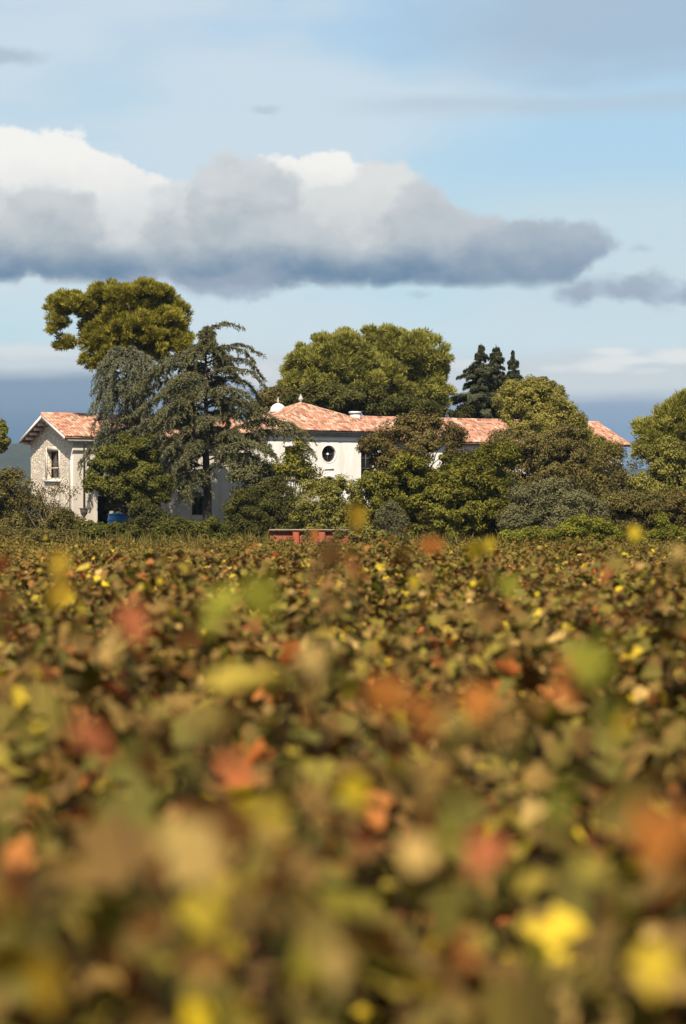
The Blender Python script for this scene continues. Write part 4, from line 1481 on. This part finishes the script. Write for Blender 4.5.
# ------------------------------------------------------------------ garden wall, urn, tank
Yw = 122.0
xa, xb = at(270, 0, Yw)[0], at(348, 0, Yw)[0]
zt = at(0, 531.0, Yw)[2]
gz = ground_z(0, Yw)
wo_ = thing('garden_wall', 'low red rendered garden wall with pale coping along the field edge', 'wall', ((xa + xb) / 2, Yw, gz))
mb = MB()
segs = np.linspace(xa, xb, 4)
for i in range(3):
    if i:
        mb.box((segs[i] - .16, Yw - .16, gz - .3), (segs[i] + .16, Yw + .36, zt + .02))
    mb.box((segs[i] + (.163 if i else 0), Yw, gz - .3), (segs[i + 1] - (.163 if i < 2 else 0), Yw + .25, zt - .02))
mb.build('wall_body', MAT['redwall'], wo_, wo_.location)
mb = MB()
mb.box((xa - .05, Yw - .22, zt + .023), (xb + .05, Yw + .42, zt + .09))
mb.build('coping', MAT['coping'], wo_, wo_.location)

Yu = 139.0
c = at(84, 508, Yu)
gz = ground_z(c[0], Yu)
pz = at(84, 520, Yu)[2]
pd = thing('pedestal', 'pale stone pedestal below the dark urn, in the shrubs', 'pedestal', (c[0], Yu, gz))
mb = MB()
mb.box((-.26, -.26, -.1), (.26, .26, .2))
mb.box((-.19, -.19, .2), (.19, .19, pz - gz - .1))
mb.build('shaft', MAT['trim'], pd)
mb = MB()
mb.box((-.25, -.25, pz - gz - .1), (.25, .25, pz - gz - .003))
mb.build('cap', MAT['trim'], pd)
ur = MB()
h = c[2] - pz
ur.lathe([(.15, 0), (.16, .06), (.07, .12), (.07, .2), (.19, h * .5), (.23, h * .78), (.21, h * .86), (.29, h * .95), (.29, h), (.22, h), (.17, h * .6)], (0, 0, 0), 20)
uo = ur.build('stone_urn', MAT['urn'], None, smooth=True)
uo.location = (c[0], Yu, pz)
tag(uo, 'dark weathered stone urn on its pedestal before the downpipe', 'urn')

Yt = 143.0
c = at(118, 513, Yt)
gz = ground_z(c[0], Yt)
H = c[2] - gz
tk = thing('water_tank', 'round blue plastic water tank beside the dark farmhouse doorway', 'tank', (c[0], Yt, gz))
mb = MB()
prof = [(.52, 0), (.58, .05)]
for i in range(6):
    z0 = .12 + i * (H - .35) / 6
    prof += [(.60, z0), (.63, z0 + .06), (.63, z0 + .12), (.60, z0 + .18)]
prof += [(.60, H - .16), (.56, H - .12)]
mb.lathe(prof, k=32)
mb.build('tank_body', MAT['blue'], tk, smooth=True)
mb = MB()
mb.lathe([(.62, H - .118), (.63, H - .07), (.60, H - .05), (.3, H - .01), (.05, H)], k=32)
mb.build('lid', MAT['blue'], tk, smooth=True)

# ------------------------------------------------------------------ vineyard
LEAF = []     # right half outline of a lobed vine leaf: (across, along), base at 0
for x, y in ((0, 0), (.22, -.12), (.42, .02), (.36, .18), (.52, .38), (.48, .52), (.30, .52), (.22, .78), (0, 1.0)):
    LEAF.append((x, y))


def vine_leaf_faces(P, a, nrm, size):
    """Lobed, folded leaves: two half outlines sharing the midrib."""
    n = len(P)
    a = unit(a)
    b = unit(np.cross(nrm, a))
    nn = np.cross(a, b)
    s = size.reshape(-1, 1)
    cup = rng.uniform(-.05, .30, (n, 1))
    droop = rng.uniform(0, .35, (n, 1))
    m = len(LEAF)
    V = np.zeros((n, 2 * m - 2, 3))
    tw = rng.uniform(.8, 1.15, (n, 2))
    for i, (x, y) in enumerate(LEAF):
        base = P + a * s * y - nn * s * droop * y * y
        V[:, i] = base + b * s * x * tw[:, :1] + nn * s * (cup * x * 1.2 + rng.normal(0, .02, (n, 1)))
        if 0 < i < m - 1:
            V[:, m + i - 1] = base - b * s * x * tw[:, 1:] + nn * s * (cup * x * 1.2 + rng.normal(0, .02, (n, 1)))
    off = np.arange(n)[:, None] * (2 * m - 2)
    f1 = np.concatenate([np.arange(m)]) + off
    f2 = np.concatenate([[0], [m - 1], np.arange(2 * m - 3, m - 1, -1)]) + off
    return V.reshape(-1, 3), [f1, f2]


def vine_plan(tall=0, leafy=1.0):
    """Canes and leaf sites of one bush vine."""
    canes, LP, LA, LN, LS = [], [], [], [], []
    hd = np.array((0, 0, rng.uniform(.45, .6)))
    nc = rng.integers(11, 15)
    for i in range(nc):
        a = 2 * math.pi * i / nc + rng.normal(0, .25)
        lean = rng.uniform(.25, 1.0)
        up = rng.uniform(.85, 1.75)
        L = rng.uniform(.75, 1.2)
        if i < tall:
            lean, up, L = .22, 1.25, rng.uniform(.95, 1.15)
        d = np.array((math.cos(a) * lean, math.sin(a) * lean, 0))
        t = np.linspace(0, 1, 9)[:, None]
        P = hd + d * L * t + np.array((0, 0, 1)) * L * (up * t - (.55 if i >= tall else .15) * up * t * t)
        P[1:] += rng.normal(0, .02, P[1:].shape)
        canes.append(P)
        nl = int(L * 31 * leafy)
        s = rng.uniform(.12, 1.0, nl) * 7.99
        idx = s.astype(int)
        Q = P[idx] + (P[idx + 1] - P[idx]) * (s - idx)[:, None]
        pd_ = unit(rng.normal(0, 1, (nl, 3)) + np.array((0, 0, .35)))
        Q = Q + pd_ * rng.uniform(.03, .17, (nl, 1))
        LP.append(Q)
        LA.append(unit(pd_ * np.array((1, 1, .4)) + np.array((0, 0, -.35)) + rng.normal(0, .3, (nl, 3))))
        LN.append(unit(np.array((0, 0, .7)) + pd_ * .6 + rng.normal(0, .7, (nl, 3))))
        LS.append(rng.uniform(.055, .142, nl) * np.where(s > 6.4, .7, 1))
    return hd, canes, np.concatenate(LP), np.concatenate(LA), np.concatenate(LN), np.concatenate(LS)


VAR = []
for v in range(15):               # ten leafy ones, five that have already dropped part of their leaves
    hd, canes, LP, LA, LN, LS = vine_plan(3 if v in (7, 8, 9) else (1 if v % 2 else 0), 1.0 if v < 10 else .50)
    if v >= 10:
        LS = LS * 1.38
    w = MB()
    w.tube([(0.03, 0, -.15), (.0, .03, .15), (-.03, 0, .33), hd], [.055, .045, .05, .06], 7)
    for P in canes:
        w.tube(P, np.linspace(.010, .003, 9), 4)
    wm_ = w.mesh('vine_wood')
    wm_.materials.append(MAT['vinewood'])
    VV, ff = vine_leaf_faces(LP, LA, LN, LS)
    fm = make_mesh('vine_foliage', VV, ff)
    fm.materials.append(MAT['vine'])
    VAR.append((wm_, fm, LP, LN, LS))

pos = []
rot = R(6)
for i in range(-6, 110):
    for j in range(-70, 71):
        x, y = j * 1.0 + rng.normal(0, .12) + (i % 2) * .5, 3.2 + i * 1.5 + rng.normal(0, .08)
        X, Y = x * math.cos(rot) - y * math.sin(rot) + .5, x * math.sin(rot) + y * math.cos(rot)
        if Y < 2.4 or Y > 113 - .0 * X:
            continue
        lim = .1429 * Y
        if abs(X) > lim + 2.6 + .03 * Y:
            continue
        inside = abs(X) < lim + .25 and Y > 2.7
        pos.append((Y, X, inside))
pos.sort()
n_ind = 0
rest = []
GV = 'bush vines in the autumn vineyard'
LABEL = 'bushy grapevine with mottled green, brown, yellow and red autumn leaves in the vineyard'
for Y, X, inside in pos:
    if inside and n_ind < 300:
        v = int(rng.integers(0, 10))
        if 20 < Y and v >= 7 and rng.random() < .6:
            v -= 5
        if Y < 13 and rng.random() < .9:
            v = int(rng.integers(10, 15))
        o = bpy.data.objects.new('grapevine', VAR[v][0])
        col.objects.link(o)
        sc_ = rng.uniform(.92, 1.1)
        o.location = (X, Y, 0)
        o.rotation_euler = (0, 0, rng.uniform(0, 6.283))
        o.scale = (sc_, sc_, sc_ * rng.uniform(.95, 1.08))
        tag(o, LABEL, 'grapevine', GV)
        f = bpy.data.objects.new('foliage', VAR[v][1])
        col.objects.link(f)
        f.parent = o
        n_ind += 1
        LASTY = Y
    else:
        rest.append((X, Y))
# a few long shoots standing clear of the canopy, each on its own vine
vines = [o for o in col.objects if o.name.startswith('grapevine')]
LC_ = {'yellow': (.60, .46, .035), 'mustard': (.50, .33, .04), 'orange': (.52, .20, .055), 'red': (.44, .10, .05), 'green': (.24, .25, .045), 'tan': (.56, .40, .17), 'salmon': (.52, .17, .09), 'brown': (.26, .14, .06), 'lime': (.36, .36, .06)}
for kk, v in LC_.items():
    MAT['leaf_' + kk] = leaf_mat(kk + '_vine_leaf', g(tuple(x * .42 for x in v), tuple(x * .62 for x in v)), .25, vary=.4, nscale=14)
for px, py, d, size, colr, n in ((352, 513, 8, .085, 'mustard', 2), (430, 525, 8, .08, 'orange', 2), (485, 541, 9, .085, 'yellow', 3), (235, 600, 4.6, .12, 'lime', 2), (4, 558, 7, .07, 'red', 1), (413, 577, 12, .10, 'yellow', 1),
                                 (75, 598, 13, .11, 'yellow', 2), (118, 640, 4.4, .09, 'salmon', 2), (400, 675, 4.0, .10, 'orange', 2), (480, 688, 4.4, .08, 'orange', 1), (350, 778, 4.0, .075, 'yellow', 1), (205, 775, 3.3, .12, 'tan', 2),
                                 (495, 840, 3.5, .085, 'salmon', 1), (372, 845, 3.6, .06, 'red', 1), (600, 935, 3.0, .09, 'tan', 1), (330, 950, 3.1, .07, 'tan', 1), (668, 800, 3.1, .11, 'orange', 2), (160, 920, 3.3, .065, 'red', 1),
                                 (8, 880, 3.3, .06, 'red', 1), (585, 640, 4.6, .10, 'lime', 2), (40, 950, 2.9, .10, 'mustard', 2), (440, 830, 3.4, .08, 'lime', 1), (684, 548, 8, .09, 'tan', 2), (636, 528, 9, .075, 'yellow', 1), (318, 548, 7, .09, 'brown', 3),
                                 (60, 572, 6, .10, 'mustard', 3), (312, 648, 4.6, .09, 'tan', 1), (500, 590, 8, .09, 'lime', 2), (180, 860, 3.5, .05, 'yellow', 1), (545, 800, 3.4, .07, 'green', 2), (75, 730, 3.8, .09, 'salmon', 1), (630, 715, 4, .08, 'mustard', 1)):
    p = Vector(at(px, py, d))
    vo_ = min(vines, key=lambda o: (o.location.x - p.x) ** 2 + (o.location.y - p.y) ** 2)
    inv = (Matrix.Translation(vo_.location) @ vo_.rotation_euler.to_matrix().to_4x4() @ Matrix.Diagonal((*vo_.scale, 1))).inverted()
    tgt = np.array(p)
    b0 = np.array(vo_.location) + (0, 0, .7)
    ap_ = tgt + np.array((0, 0, .03))
    P = curve(b0, ap_, .05, 9, .03)
    w = MB()
    P_l = np.array([inv @ Vector(q) for q in P])
    w.tube(P_l, np.linspace(.007, .002, 9), 5)
    so = w.build('tall_shoot', MAT['vinewood'], vo_)
    Q = np.concatenate([tgt[None] + (rng.normal(0, size * .35, (n, 3)) if n > 1 else 0)])
    size *= .78
    nr = np.array((0, -.75, .6)) + rng.normal(0, .5, (n, 3))
    VV, ff = vine_leaf_faces(Q, np.array((0, -.2, -1.0)) + rng.normal(0, .45, (n, 3)), unit(nr), np.full(n, size) * rng.uniform(.85, 1.1, n))
    VV = np.array([inv @ Vector(q) for q in VV])
    me = make_mesh('shoot_leaves', VV, ff)
    link('shoot_leaves', me, MAT['leaf_' + colr], so)
    k_ = 7
    idx = rng.integers(3, 8, k_)
    Q = P[idx] + rng.normal(0, .05, (k_, 3))
    VV, ff = vine_leaf_faces(Q, rng.normal(0, 1, (k_, 3)) + (0, 0, -.5), unit(rng.normal(0, .6, (k_, 3)) + (0, -.5, .7)), rng.uniform(.05, .09, k_))
    link('lower_shoot_leaves', make_mesh('lower_shoot_leaves', np.array([inv @ Vector(q) for q in VV]), ff), MAT['vine'], so)
fol = Cards()
wood = MB()
for X, Y in rest:
    v = int(rng.integers(0, 10))
    if v >= 7 and rng.random() < .6:
        v -= 5
    _, _, LP, LN, LS = VAR[v]
    a = rng.uniform(0, 6.283)
    M_ = np.array(((math.cos(a), -math.sin(a), 0), (math.sin(a), math.cos(a), 0), (0, 0, 1)))
    sc_ = rng.uniform(.92, 1.1)
    P = LP @ M_.T * sc_ + (X, Y, ground_z(X, Y))
    fol.leaves(P, LN @ M_.T, LS * 1.05, .9, .12)
vf = fol.build('vineyard_beyond', MAT['vine_far'], None, (0, 0, 0))
vf['kind'] = 'stuff'
vf['label'] = 'far rows of autumn vines merging into one brown-green field'
vf['category'] = 'vineyard'
print('VINES', n_ind, 'to', LASTY, 'rest', len(rest))
